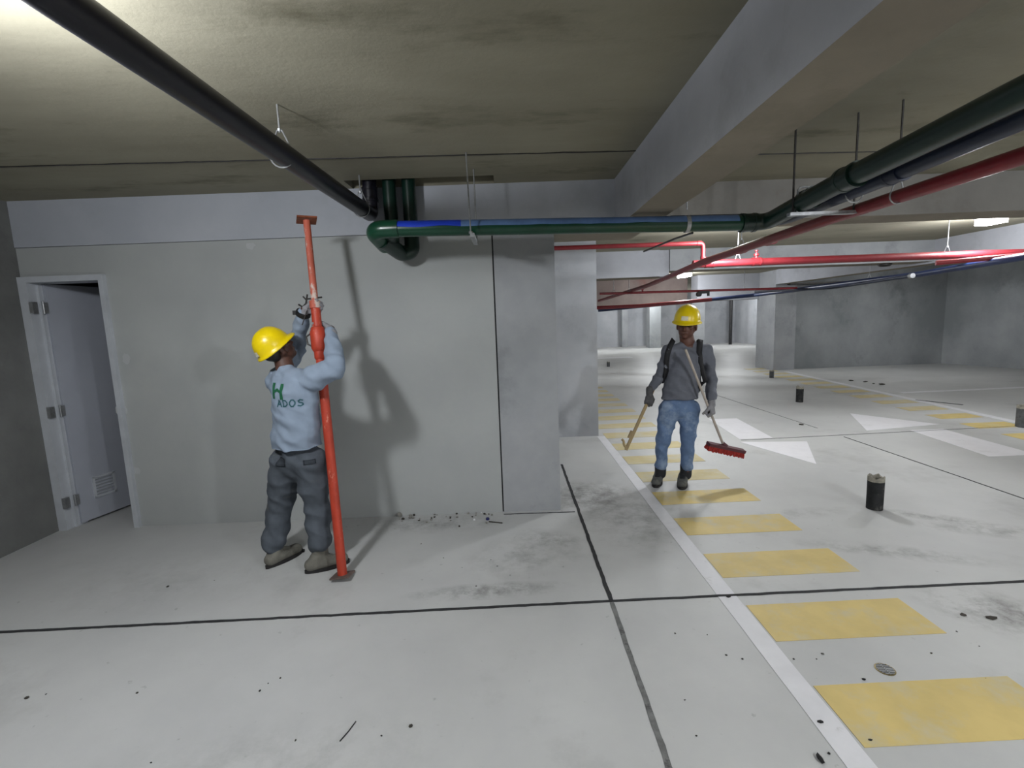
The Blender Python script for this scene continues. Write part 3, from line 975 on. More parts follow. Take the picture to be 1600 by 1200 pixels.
# ------------------------------------------------------------------ steel prop
PB, PT = V((-1.139, 2.935, 0.0)), at(479, 344, 3.34)
ax = (PT-PB).normalized()
PB = PB + V((0, 0, .016))
LP = (PT-PB).length
pu = ax.cross(V((0, 1, 0))).normalized()
pv = ax.cross(pu).normalized()
prop = empty('steel_prop', PB)
tag(prop, 'orange-red adjustable steel prop leaning in the hands of the worker by the wall', 'prop')


def onprop(px, py):
    """point of the prop axis that is seen at this image height"""
    best = None
    for k in range(400):
        q = PB+ax*(LP*k/399)
        c = q-V((0, 0, H))
        yy = 600+F*c.dot(dn2)/c.dot(fw)
        if best is None or abs(yy-py) < best[0]:
            best = (abs(yy-py), q, LP*k/399)
    return best[1], best[2]


_, s_top = onprop(0, 470)
_, s_col0 = onprop(0, 562)
_, s_col1 = onprop(0, 512)
bm = bmesh.new()
lathe(bm, [(.030, .008), (.030, s_top)], PB, ax, 24)
link('outer_tube', bm, 'orange', prop, 'auto')
bm = bmesh.new()
lathe(bm, [(.0225, s_top-.1), (.0225, LP-.004)], PB, ax, 22)
link('inner_tube', bm, 'orange_worn', prop, 'auto')
bm = bmesh.new()
s0, s1 = s_col0, s_col1
lathe(bm, [(.032, s0), (.037, s0+.01), (.037, s0+.05), (.041, s0+.055), (.050, s0+.075), (.050, s1-.03), (.044, s1-.015), (.040, s1), (.031, s1+.005)], PB, ax, 26)
link('collar', bm, 'orange', prop, 'auto')
bm = bmesh.new()
c0 = PB+ax*(s0+.09)
pts = [c0-pu*.045]+[c0-pu*(.045+.035*math.sin(t))+ax*(.04*(1-math.cos(t))) for t in [PI*k/8 for k in range(1, 8)]]+[c0-pu*.045+ax*.08]
tube(bm, pts, .006, 8)
pts = [c0+pu*.045, c0+pu*.075+ax*.02, c0+pu*.08+ax*.07, c0+pu*.045+ax*.09]
tube(bm, pts, .006, 8)
link('collar_handle', bm, 'steel_dark', prop, 'auto')
bm = bmesh.new()
obox(bm, PB+ax*.004, pu, pv, ax, .062, .062, .005)
link('base_plate', bm, 'plate', prop)
bm = bmesh.new()
obox(bm, PB+ax*LP, (pu+pv*.5).normalized(), ax.cross((pu+pv*.5).normalized()), ax, .062, .062, .005)
link('top_plate', bm, 'rust', prop)
bm = bmesh.new()
c1 = PB+ax*(s_top-.02)
lathe(bm, [(.033, -.03), (.035, -.03), (.035, .02), (.033, .02)], c1, ax, 20)
link('tube_rim', bm, 'orange_worn', prop, 'auto')
bm = bmesh.new()
c2 = PB+ax*(s_top+.02)
tube(bm, [c2-pu*.05, c2+pu*.06, c2+pu*.075+ax*.02], .0055, 8)
tube(bm, [c2+pu*.045+ax*.03, c2+pu*.06-ax*.03, c2+pu*.085-ax*.05, c2+pu*.11-ax*.03], .006, 8)
tube(bm, [c2+pu*.05-ax*.06, c2+pu*.10-ax*.17], .0035, 6)
link('locking_pin', bm, 'steel_dark', prop)


# ------------------------------------------------------------------ bodies
def ecap(bm, p0, p1, r0, r1, side=None, flat=1.0, n=20, m=5):
    """closed tapered capsule; cross-section squeezed by 'flat' at right angles to 'side'"""
    p0, p1 = V(p0), V(p1)
    d = (p1-p0)
    L = d.length
    d = d.normalized() if L > 1e-6 else V((0, 0, 1))
    if side is None:
        u, v = frame_for(d)
    else:
        u = (V(side)-d*V(side).dot(d)).normalized()
        v = d.cross(u).normalized()
    rings = []
    for k in range(m):
        t = PI/2*(k+0.0)/m
        rings.append((p0-d*r0*math.cos(t)*min(1, flat+.15), r0*math.sin(t)))
    rings.append((p0, r0))
    rings.append((p1, r1))
    for k in range(1, m+1):
        t = PI/2*k/m
        rings.append((p1+d*r1*math.sin(t)*min(1, flat+.15), r1*math.cos(t)))
    prev = None
    for i, (c, r) in enumerate(rings):
        r = max(r, 1e-4)
        rg = [bm.verts.new(c+u*math.cos(2*PI*j/n)*r+v*math.sin(2*PI*j/n)*r*flat) for j in range(n)]
        if prev:
            bridge(bm, prev, rg)
        else:
            bm.faces.new(rg[::-1])
        prev = rg
    bm.faces.new(prev)


def ell(bm, c, axes, radii, n=20, m=12):
    c = V(c)
    a, b, d = [V(x).normalized() for x in axes]
    rows = []
    for i in range(1, m):
        t = PI*i/m
        rows.append([bm.verts.new(c+a*radii[0]*math.sin(t)*math.cos(2*PI*j/n)+b*radii[1]*math.sin(t)*math.sin(2*PI*j/n)+d*radii[2]*math.cos(t)) for j in range(n)])
    for r0, r1 in zip(rows, rows[1:]):
        bridge(bm, r0, r1)
    bm.faces.new(rows[0][::-1])
    bm.faces.new(rows[-1])


def blob(name, build, mat, parent, voxel=.009, smooth=4, wrinkle=0.0, wfreq=14, mask=None, cut=None):
    """union of closed shapes -> one continuous surface"""
    bm = bmesh.new()
    build(bm)
    bmesh.ops.recalc_face_normals(bm, faces=bm.faces)
    me = bpy.data.meshes.new(name+'_raw')
    bm.to_mesh(me)
    bm.free()
    o = bpy.data.objects.new(name+'_raw', me)
    COL.objects.link(o)
    md = o.modifiers.new('r', 'REMESH')
    md.mode = 'VOXEL'
    md.voxel_size = voxel
    ms = o.modifiers.new('s', 'SMOOTH')
    ms.factor = .6
    ms.iterations = smooth
    dg = bpy.context.evaluated_depsgraph_get()
    dg.update()
    me2 = bpy.data.meshes.new_from_object(o.evaluated_get(dg))
    bpy.data.objects.remove(o)
    bm = bmesh.new()
    bm.from_mesh(me2)
    for (cp_, cn_) in (cut or []):
        g = bmesh.ops.bisect_plane(bm, geom=bm.verts[:]+bm.edges[:]+bm.faces[:], plane_co=cp_, plane_no=cn_, clear_outer=True)
        bmesh.ops.holes_fill(bm, edges=[e for e in bm.edges if e.is_boundary], sides=0)
    if wrinkle:
        bm.normal_update()
        for v in bm.verts:
            p = v.co
            q = V((p.x*wfreq, p.y*wfreq, p.z*wfreq*1.7+p.x*wfreq*.9))
            a1 = noise.noise(q*.55)
            a2 = noise.noise(q*1.3+V((7, 3, 1)))
            ridge = (1-abs(a1)*2.6)
            v.co = p + v.normal*wrinkle*(mask(p) if mask else 1)*(.75*max(-.5, ridge)-.35+.6*a2)
    o = link(name, bm, mat, parent, True)
    return o


def hand_shapes(bm, W, f, n, s, grow=0.0, bends=(55, 70, 50), sc=1.0, thumb=True, spread=0.0, reach=None):
    """W wrist, f towards the knuckles, n palm normal (palm side), s thumb side"""
    f, n, s = f.normalized(), n.normalized(), s.normalized()
    K = .085*sc
    ecap(bm, W+f*.012*sc, W+f*(K-.014*sc), .024*sc+grow, .031*sc+grow, s, .48, 16, 4)
    ecap(bm, W+f*.035*sc-s*.018*sc, W+f*(K-.006)-s*.026*sc, .016*sc+grow, .014*sc+grow, s, .8, 12, 3)
    ecap(bm, W+f*.035*sc+s*.016*sc, W+f*(K-.004)+s*.024*sc, .017*sc+grow, .014*sc+grow, s, .8, 12, 3)
    lens = [(.040, .024, .019), (.045, .028, .021), (.042, .026, .020), (.033, .020, .017)]
    for i, (a, b, c) in enumerate(lens):
        off = (1.5-i)*.0195*sc*(1+spread)
        base = W+f*(K-(.006 if i == 3 else 0)+(.004 if i == 1 else 0))+s*off
        ang = 0
        p = base
        r = (.0092 if i < 3 else .0080)*sc+grow
        jit = (i-1.5)*3
        for L, bd in zip((a, b, c), bends):
            ang += math.radians(bd+jit)
            d = f*math.cos(ang)+n*math.sin(ang)
            q = p+d*L*sc
            ecap(bm, p, q, r, r*.92, s, 1.0, 10, 3)
            p = q
            r *= .92
    if thumb:
        b0 = W+f*.022*sc+s*.020*sc+n*.006
        b1 = b0+(f*.75+s*.62+n*.45).normalized()*.042*sc
        b2 = b1+(f*.75+s*.05+n*.85).normalized()*.032*sc
        b3 = b2+(f*.45-s*.30+n*1.0).normalized()*.026*sc
        ecap(bm, b0, b1, .0150*sc+grow, .0115*sc+grow, None, 1, 12, 3)
        ecap(bm, b1, b2, .0112*sc+grow, .0105*sc+grow, None, 1, 10, 3)
        ecap(bm, b2, b3, .0105*sc+grow, .0090*sc+grow, None, 1, 10, 3)


def grip(bm, Wr, axis_pt, axis_dir, rad, side_up=1, grow=.0, sc=1.0):
    """hand coming from wrist Wr closes round a bar through axis_pt along axis_dir"""
    s = axis_dir.normalized()*side_up
    to = axis_pt-Wr
    to = to-s*to.dot(s)
    f = to.normalized()
    # palm passes beside the bar: shift the hand sideways by bar radius
    n = s.cross(f).normalized()
    return f, n, s


def hard_hat(parent, c, up, front, r=.128, label_pos='back', sticker=True):
    up = up.normalized()
    front = (front-up*front.dot(up)).normalized()
    side = up.cross(front).normalized()
    bm = bmesh.new()
    n, m = 40, 12
    A = r*1.12     # front-back radius
    B = r*.94
    Hh = r*1.20
    rows = []
    for i in range(m+1):
        t = (PI/2)*i/m
        row = []
        for j in range(n):
            ph = 2*PI*j/n
            x = math.cos(ph)
            y = math.sin(ph)
            cr = math.cos(t)**.85 if t < PI/2 else 0.0
            ridge = 1+.035*math.exp(-(y*cr*r/.018)**2)*math.sin(t)
            row.append(bm.verts.new(c+front*A*cr*x+side*B*cr*y+up*Hh*math.sin(t)*ridge))
        rows.append(row)
    for a, b in zip(rows, rows[1:]):
        bridge(bm, a, b)
    bmesh.ops.remove_doubles(bm, verts=bm.verts, dist=.0008)
    # inner shell rim
    rim_o, rim_i = rows[0], []
    # brim: wider at the front
    prev = [v for v in rows[0]]
    prof = [(1.0, 0), (1.10, -.006), (1.13, -.014), (1.12, -.018), (.97, -.008), (.95, .01)]
    rr_ = []
    for k, (sc, dz) in enumerate(prof):
        row = []
        for j in range(n):
            ph = 2*PI*j/n
            x, y = math.cos(ph), math.sin(ph)
            ex = 0
            if sc > 1.02 and x > 0:
                ex = .030*(x**2)*((sc-1)/.13)
            drop = -.010*(x**2)*((sc-1)/.13 if sc > 1 and x > 0 else 0)
            row.append(bm.verts.new(c+front*(A*sc*x+ex)+side*B*sc*y+up*(dz+drop)))
        rr_.append(row)
    for a, b in zip(rr_, rr_[1:]):
        bridge(bm, a, b)
    # inside dome so that the shell is closed
    last = rr_[-1]
    for i in range(1, 6):
        t = (PI/2)*i/6
        row = [bm.verts.new(c+front*A*.94*math.cos(t)*math.cos(2*PI*j/n)+side*B*.94*math.cos(t)*math.sin(2*PI*j/n)+up*Hh*.93*math.sin(t)) for j in range(n)]
        bridge(bm, last, row)
        last = row
    bm.faces.new(last)
    bmesh.ops.remove_doubles(bm, verts=bm.verts, dist=.0006)
    hat = link('hard_hat', bm, 'helmet', parent, True)
    if sticker:
        bm = bmesh.new()
        sg = -1 if label_pos == 'back' else 1
        rows = []
        for i in range(5):
            t = .10+.26*i/4
            row = []
            for j in range(9):
                ph = (PI if sg < 0 else 0)+(-.26+.52*j/8)
                cr = math.cos(t)**.85
                row.append(bm.verts.new(c+(front*A*cr*math.cos(ph)+side*B*cr*math.sin(ph)+up*Hh*math.sin(t))*1.0+(front*math.cos(ph)+side*math.sin(ph))*.0035))
            rows.append(row)
        for a, b in zip(rows, rows[1:]):
            for k in range(8):
                bm.faces.new((a[k], a[k+1], b[k+1], b[k]))
        link('sticker', bm, 'sticker', hat, True)
    return hat


def head_shapes(bm, c, up, front, sc=1.0, grow=0.0):
    """c is the centre of the skull at eye height"""
    up = up.normalized()
    front = (front-up*front.dot(up)).normalized()
    side = up.cross(front).normalized()
    ax3 = (front, side, up)
    ell(bm, c+up*.035*sc-front*.012*sc, ax3, (.094*sc, .074*sc, .088*sc), 24, 14)
    ell(bm, c-up*.035*sc+front*.018*sc, ax3, (.068*sc, .060*sc, .075*sc), 20, 12)
    ell(bm, c-up*.085*sc+front*.046*sc, ax3, (.032*sc, .030*sc, .024*sc), 14, 10)     # chin
    ecap(bm, c-up*.070*sc+front*.02*sc+side*.035*sc, c-up*.03*sc-front*.02*sc+side*.056*sc, .020*sc, .018*sc, None, 1, 12, 3)
    ecap(bm, c-up*.070*sc+front*.02*sc-side*.035*sc, c-up*.03*sc-front*.02*sc-side*.056*sc, .020*sc, .018*sc, None, 1, 12, 3)
    ecap(bm, c+up*.006*sc+front*.082*sc, c-up*.030*sc+front*.098*sc, .007*sc, .011*sc, None, 1, 10, 3)  # nose
    for s in (-1, 1):
        ell(bm, c-up*.033*sc+front*.090*sc+side*.010*sc*s, ax3, (.008*sc, .008*sc, .007*sc), 10, 8)     # nostril wing
        ecap(bm, c+up*.020*sc+front*.080*sc+side*.012*sc*s, c+up*.018*sc+front*.066*sc+side*.046*sc*s, .009*sc, .009*sc, None, 1, 10, 3)   # brow
        ell(bm, c-up*.012*sc+front*.058*sc+side*.044*sc*s, ax3, (.020*sc, .018*sc, .016*sc), 12, 8)     # cheek
        ell(bm, c-up*.012*sc-front*.012*sc+side*.078*sc*s, ax3, (.018*sc, .008*sc, .030*sc), 12, 8)     # ear
    ecap(bm, c-up*.058*sc+front*.078*sc-side*.018*sc, c-up*.058*sc+front*.078*sc+side*.018*sc, .0075*sc, .0075*sc, None, 1, 10, 3)   # lips
    return front, side, up


def face_bits(parent, c, up, front, sc=1.0):
    up = up.normalized()
    front = (front-up*front.dot(up)).normalized()
    side = up.cross(front).normalized()
    bm = bmesh.new()
    for s in (-1, 1):
        ell(bm, c+up*.001*sc+front*.073*sc+side*.031*sc*s, (front, side, up), (.008*sc, .014*sc, .007*sc), 12, 8)
    link('eyes', bm, 'eye', parent, True)


def boot(name, parent, heel, toe, ankle, mat, h=.10, sc=1.0, upper=None, sole_m='sole'):
    """heel / toe points on the floor, ankle joint above"""
    heel, toe = V(heel), V(toe)
    d = (toe-heel)
    L = d.length
    d.normalize()
    s = V((-d.y, d.x, 0))
    b0 = heel+V((0, 0, .045))

    def build(bm):
        ecap(bm, heel+d*.042+V((0, 0, .052)), heel+d*(L*.45)+V((0, 0, .052)), .045, .049, s, .95, 18, 4)
        ecap(bm, heel+d*(L*.45)+V((0, 0, .045)), heel+d*(L-.048)+V((0, 0, .042)), .049, .046, s, .78, 18, 4)
        ecap(bm, heel+d*(L*.30)+V((0, 0, .075)), heel+d*(L*.62)+V((0, 0, .052)), .036, .034, s, .9, 18, 4)
        ecap(bm, heel+d*.060+V((0, 0, .055)), V(ankle), .048, .054, s, 1.0, 18, 4)
    o = blob(name, build, mat, parent, .007, 3)
    if upper:
        def sh(bm):
            ecap(bm, V(ankle)-V((0, 0, .02)), V(ankle)+V((0, 0, .07)), .053, .055, s, 1.0, 18, 4)
            ecap(bm, heel+d*(L*.36)+V((0, 0, .085)), heel+d*(L*.60)+V((0, 0, .068)), .033, .026, s, .9, 18, 4)
        blob('boot_upper', sh, upper, o, .007, 3)
    for v in o.data.vertices:
        if v.co.z < .014:
            v.co.z = .014
    bm = bmesh.new()
    prof = []
    for i in range(28):
        t = 2*PI*i/28
        x = math.cos(t)
        y = math.sin(t)
        wd = .048+.006*math.cos(t)
        prof.append(heel+d*(L/2+x*(L/2+.002))+s*y*wd*(abs(math.cos(t))**.0)*(1-.12*max(0, -x)))
    prism(bm, [(p.x, p.y) for p in prof], .001, .024)
    link('sole', bm, sole_m, o)
    return o


# ---------------- worker at the prop (seen from behind)
p1 = empty('person', (-1.50, 3.10, 0))
tag(p1, 'worker seen from behind in yellow helmet, grey-blue printed shirt and dark trousers, gripping the prop', 'person')
A1 = lambda x, y, Y: at(x, y, Y)
fwd1 = V((.55, .83, 0)).normalized()
sdr1 = V((.83, -.55, 0)).normalized()      # towards his right shoulder
pel = A1(466, 722, 3.13)
chest = A1(460, 618, 3.13)
nk = A1(446, 574, 3.15)
headc = A1(434, 545, 3.15)
shL, shR = A1(432, 594, 3.22), A1(492, 590, 3.05)
elL, elR = A1(462, 546, 3.40), A1(524, 577, 3.02)
gripR = PB+ax*(onprop(0, 514)[1])
gripL = PB+ax*(onprop(0, 480)[1])
wrR = A1(511, 530, 3.06)
wrL = A1(482, 500, 3.30)
hipL, hipR = A1(448, 728, 3.17), A1(485, 728, 3.09)
knL, knR = A1(436, 795, 3.22), A1(497, 795, 3.12)
anL, anR = A1(431, 860, 3.18), A1(500, 862, 3.08)
hup = V((-.42, -.02, .90)).normalized()
hup = V((-.46, -.42, .80)).normalized()
hfr = V((.58, .68, .50))
heelL, toeL = V((-1.715, 3.09, 0)), V((-1.575, 3.34, 0))
heelR, toeR = V((-1.415, 3.01, 0)), V((-1.165, 3.15, 0))

fR = (gripR-wrR)
sR = ax
fR = (fR-sR*fR.dot(sR)).normalized()
nR = -fR.cross(sR).normalized()
# palm faces the prop from the camera side
nR = (gripR-wrR-fR*(gripR-wrR).dot(fR))


def grip_dirs(wr, g, axis, camside=1, rad=.045, sc=1.0):
    """choose directions so that the palm rests against the bar and the fingers wrap round it"""
    s = axis.normalized()
    d = g-wr
    d = d-s*d.dot(s)
    D = d.length
    base = d.normalized()
    perp = s.cross(base)*camside
    # palm plane offset by rad from the axis
    off = rad+.014
    ang = math.asin(min(.95, off/max(D, off+.001)))
    f = (base*math.cos(ang)+perp*math.sin(ang)).normalized()
    n = f.cross(s)*camside
    if n.dot(d) < 0:
        n = -n
    return f, n.normalized(), s


def set_wrist(g, axis, fdir, ndir, rad, sc=1.0):
    """wrist placed so that the bar crosses the palm near the finger roots"""
    s = axis.normalized()
    f = (fdir-s*fdir.dot(s)).normalized()
    n = f.cross(s).normalized()
    if n.dot(ndir) < 0:
        n = -n
    W = g-n*(rad+.013*sc)-f*.070*sc
    return W, f, n


WR, fR, nR = set_wrist(gripR, ax, V((-1, .12, .1)), V((0, -1, 0)), .038)
WL, fL, nL = set_wrist(gripL, ax, V((.8, .35, .2)), V((.1, -.9, 0)), .030)


def body1(bm):
    front, side, up = head_shapes(bm, headc, hup, hfr, 1.0)
    ecap(bm, headc-hup*.055-hfr.normalized()*.015, nk-V((0, 0, .02)), .054, .058)
    ecap(bm, nk-V((0, 0, .05)), chest, .075, .115, sdr1, .75)
    ecap(bm, shL, shR, .050, .050)
    ecap(bm, chest, pel, .125, .115, sdr1, .72)
    ecap(bm, shR, elR, .046, .038)
    ecap(bm, elR, WR, .036, .024)
    ecap(bm, shL, elL, .046, .038)
    ecap(bm, elL, WL, .036, .024)
    for h_, k_, a_ in ((hipL, knL, anL), (hipR, knR, anR)):
        ecap(bm, h_, k_, .072, .050)
        ecap(bm, k_, a_, .048, .034)
    for a_, t_ in ((anL, toeL), (anR, toeR)):
        q_ = V((a_.x, a_.y, .062))
        ecap(bm, a_, q_, .030, .026)
        ecap(bm, q_, q_.lerp(V((t_.x, t_.y, .045)), .5), .025, .020)
    hand_shapes(bm, WR, fR, nR, ax, 0.0, (50, 75, 55))
    hand_shapes(bm, WL, fL, nL, ax, 0.0, (55, 80, 60))


b1 = blob('body', body1, 'skin', p1, .0055, 3)
face_bits(b1, headc, hup, hfr)


def hair1(bm):
    f_, s_, u_ = (hfr-hup*hfr.dot(hup)).normalized(), None, hup
    s_ = u_.cross(f_)
    ell(bm, headc+u_*.030-f_*.022, (f_, s_, u_), (.090, .078, .085))
    ecap(bm, headc-u_*.005-f_*.055-s_*.03, headc-u_*.005-f_*.055+s_*.03, .042, .042)
    ecap(bm, headc-u_*.05-f_*.045-s_*.02, headc-u_*.05-f_*.045+s_*.02, .028, .028)


blob('hair', hair1, 'hair', p1, .008, 2)
hard_hat(p1, headc+hup*.030-(hfr.normalized())*.010, hup, hfr, .105)


def shirt1(bm):
    ecap(bm, nk-V((0, 0, .075)), chest, .105, .168, sdr1, .74)
    ecap(bm, nk-V((0, 0, .050)), shR-V((0, 0, .02)), .058, .062)
    ecap(bm, nk-V((0, 0, .050)), shL-V((0, 0, .02)), .058, .062)
    ecap(bm, shL+V((0, 0, -.012)), shR+V((0, 0, -.012)), .074, .074)
    ecap(bm, chest+V((0, 0, .03)), A1(463, 658, 3.13), .180, .180, sdr1, .72)
    ecap(bm, A1(463, 658, 3.13), A1(466, 715, 3.13), .180, .184, sdr1, .78)
    ecap(bm, shR-sdr1*.02, elR, .078, .066)
    ecap(bm, elR, WR+(elR-WR).normalized()*.035, .066, .044)
    ecap(bm, shL+sdr1*.02, elL, .070, .062)
    ecap(bm, elL, WL+(elL-WL).normalized()*.035, .064, .042)
    ecap(bm, elR, elR+V((.0, 0, .035)), .066, .060)


sh1 = blob('shirt', shirt1, 'shirt_blue', p1, .0085, 5, .016, 9, cut=[(A1(466, 707, 2.95), V((.02, 0, -1)))])


def trousers1(bm):
    ecap(bm, A1(466, 704, 3.13), pel, .145, .155, sdr1, .74)
    ecap(bm, hipL+V((0, 0, .02)), hipR+V((0, 0, .02)), .112, .112)
    for h_, k_, a_ in ((hipL, knL, anL), (hipR, knR, anR)):
        ecap(bm, h_, k_, .110, .088)
        ecap(bm, k_, a_+V((0, 0, .08)), .087, .076)
        ecap(bm, a_+V((0, 0, .09)), a_+V((0, 0, .065)), .080, .082, None, 1)


tr1 = blob('trousers', trousers1, 'trouser_grey', p1, .0085, 4, .018, 8, mask=lambda p: min(1, max(0, (.93-p.z)/.12)))
bvh = BVHTree.FromPolygons([v.co for v in tr1.data.vertices], [tuple(p.vertices) for p in tr1.data.polygons])
for (px, py, hx_, hz_) in ((440, 722, .040, .028), (484, 722, .038, .014)):
    loc, nor, _, _ = bvh.ray_cast(V((0, 0, H)), ray(px, py).normalized())
    nn = V((nor.x, nor.y, 0)).normalized()
    tg = nn.cross(V((0, 0, 1))).normalized()
    bm = bmesh.new()
    rows = []
    for i in range(6):
        row = []
        for j in range(9):
            o_ = loc+nn*.15+tg*hx_*(j/4-1)+V((0, 0, hz_*(i/2.5-1)))
            l, _, _, _ = bvh.ray_cast(o_, -nn)
            row.append(bm.verts.new((l if l else o_-nn*.15)+nn*.004))
        rows.append(row)
    for a, b in zip(rows, rows[1:]):
        for k in range(8):
            bm.faces.new((a[k], a[k+1], b[k+1], b[k]))
    bmesh.ops.solidify(bm, geom=bm.faces[:], thickness=.004)
    link('pocket_flap', bm, 'trouser_grey', tr1, True)
boot('shoe', p1, heelL, toeL, V((anL.x, anL.y, .10)), 'boot_dust', upper='boot_dust')
boot('shoe', p1, heelR, toeR, V((anR.x, anR.y, .10)), 'boot_dust', upper='boot_dust')


def gl1(W_, f_, n_, bends, e_):
    def b(bm):
        ecap(bm, W_+(e_-W_).normalized()*.05, W_+f_*.01, .037, .030)
        hand_shapes(bm, W_, f_, n_, ax, .0028, bends)
    return b


blob('glove', gl1(WR, fR, nR, (50, 75, 55), elR), 'glove', p1, .0042, 2)
blob('glove', gl1(WL, fL, nL, (55, 80, 60), elL), 'glove', p1, .0042, 2)
bm = bmesh.new()
dd = (WL-elL).normalized()
wc = WL+(elL-WL).normalized()*.035
lathe(bm, [(.044, -.013), (.048, -.013), (.048, .013), (.044, .013)], wc, dd, 20)
obox(bm, wc+V((-.048, -.012, .006)), V((1, 0, 0)), V((0, 1, 0)), V((0, 0, 1)), .012, .016, .014)
link('wristwatch', bm, 'black', p1)

# printed logo on the back: H mark and letters, laid on the cloth
bvh1 = BVHTree.FromPolygons([v.co for v in sh1.data.vertices], [tuple(p.vertices) for p in sh1.data.polygons])
loc, nor, _, _ = bvh1.ray_cast(V((0, 0, H)), ray(433, 611).normalized())
cen = loc
bkn = V((-.16, -.985, 0)).normalized()
bu = V((0, 0, 1)).cross(-bkn).normalized()*-1
if bu.x < 0:
    bu = -bu


def onback(u, v):
    o_ = cen+bu*u+V((0, 0, v))+bkn*.3
    l, nn, _, _ = bvh1.ray_cast(o_, -bkn)
    if l is None:
        return cen+bu*u+V((0, 0, v))
    return l+bkn*.0028


def patch(bm, quad, nu=6, nv=6):
    q = [V((a[0], a[1], 0)) for a in quad]
    g = []
    for i in range(nv+1):
        l, r = q[0].lerp(q[3], i/nv), q[1].lerp(q[2], i/nv)
        g.append([bm.verts.new(onback(*l.lerp(r, j/nu).xy)) for j in range(nu+1)])
    for i in range(nv):
        for j in range(nu):
            bm.faces.new((g[i][j], g[i][j+1], g[i+1][j+1], g[i+1][j]))


bm = bmesh.new()
patch(bm, [(-.044, -.050), (-.021, -.050), (-.021, .050), (-.044, .050)])
patch(bm, [(.021, -.054), (.044, -.054), (.044, .044), (.021, .044)])
link('printed_mark', bm, 'logo_green', sh1, True)
bm = bmesh.new()
patch(bm, [(-.022, -.012), (.001, -.002), (.001, .018), (-.022, .006)])
patch(bm, [(.001, -.002), (.022, -.014), (.022, .004), (.001, .018)])
link('printed_chevron', bm, 'logo_green', sh1, True)
LET = {'A': [((0, 0), (.5, 1)), ((.5, 1), (1, 0)), ((.2, .35), (.8, .35))],
       'D': [((0, 0), (0, 1)), ((0, 1), (.6, .95)), ((.6, .95), (.95, .6)), ((.95, .6), (.95, .35)), ((.95, .35), (.6, .05)), ((.6, .05), (0, 0))],
       'O': [((.3, 0), (.7, 0)), ((.7, 0), (1, .35)), ((1, .35), (1, .65)), ((1, .65), (.7, 1)), ((.7, 1), (.3, 1)), ((.3, 1), (0, .65)), ((0, .65), (0, .35)), ((0, .35), (.3, 0))],
       'S': [((.95, .9), (.5, 1)), ((.5, 1), (.1, .8)), ((.1, .8), (.2, .58)), ((.2, .58), (.8, .42)), ((.8, .42), (.9, .2)), ((.9, .2), (.5, 0)), ((.5, 0), (.05, .1))]}
x0 = -.004
for ch in 'ADOS':
    bm = bmesh.new()
    wl_, hl_, th = .030, .040, .0040
    for (a, b) in LET[ch]:
        a = V((x0+a[0]*wl_, -.098+a[1]*hl_, 0))
        b = V((x0+b[0]*wl_, -.098+b[1]*hl_, 0))
        d = (b-a).normalized()
        nn = V((-d.y, d.x, 0))*th
        a = a-d*th*.6
        b = b+d*th*.6
        patch(bm, [(a-nn).xy, (b-nn).xy, (b+nn).xy, (a+nn).xy], 4, 1)
    link('printed_letter', bm, 'logo_teal', sh1, True)
    x0 += .045

# ---------------- worker walking with the broom (seen from the front)
p2 = empty('person', (1.5, 4.47, 0))
tag(p2, 'man walking towards the camera in yellow helmet, charcoal sweatshirt and blue jeans with a broom', 'person')
Y2 = 4.48
P2 = lambda x, y, dy=0.0: at(x, y, Y2+dy)
side2 = V((1, -.06, 0)).normalized()
hd2 = P2(1073, 509)
up2 = V((.06, -.06, 1)).normalized()
fr2 = V((-.48, -.82, -.12))
nk2 = P2(1074, 531, .02)
sL2, sR2 = P2(1045, 548), P2(1103, 547, .01)         # image left / right
eL2, eR2 = P2(1030, 589, .04), P2(1112, 592, .05)
hips = P2(1060, 634)
hL2, hR2 = P2(1045, 640), P2(1076, 640)
kL2, kR2 = P2(1036, 690, -.03), P2(1075, 692, -.06)
aL2, aR2 = P2(1033, 733, .0), P2(1073, 736, -.06)
hlL, toL = atz(1036, 748), atz(1019, 758)
hlL = V((1.445, 4.60, 0))
toL = V((1.325, 4.35, 0))
hlR = V((1.655, 4.53, 0))
toR = V((1.545, 4.27, 0))
# things held: wooden strip with hooks, and the broom
st0, st1 = P2(1022, 606, -.10), at(978, 703, 4.22)
sdir = (st1-st0).normalized()
gL2 = st0.lerp(st1, .20)
br0, br1 = at(1071, 546, 4.24), at(1131, 697, 4.36)
bdir = (br1-br0).normalized()
gR2 = br0.lerp(br1, (640-546)/(697-546))
def set_wrist_free(g, axis, fdir, ndir, rad):
    """hand hanging along fdir, bar crossing the palm aslant"""
    f = fdir.normalized()
    s = axis-f*axis.dot(f)
    if s.length < .2:
        s = f.cross(ndir)
    s.normalize()
    n = f.cross(s).normalized()
    if n.dot(ndir) < 0:
        n = -n
    return g-n*(rad+.013)-f*.060, f, n, s


W2L, f2L, n2L, s2L = set_wrist_free(gL2, -sdir, V((-.12, -.30, -1)), V((.9, .1, -.2)), .010)
W2R, f2R, n2R, s2R = set_wrist_free(gR2, -bdir, V((-.02, -.35, -1)), V((-1, -.1, 0)), .011)


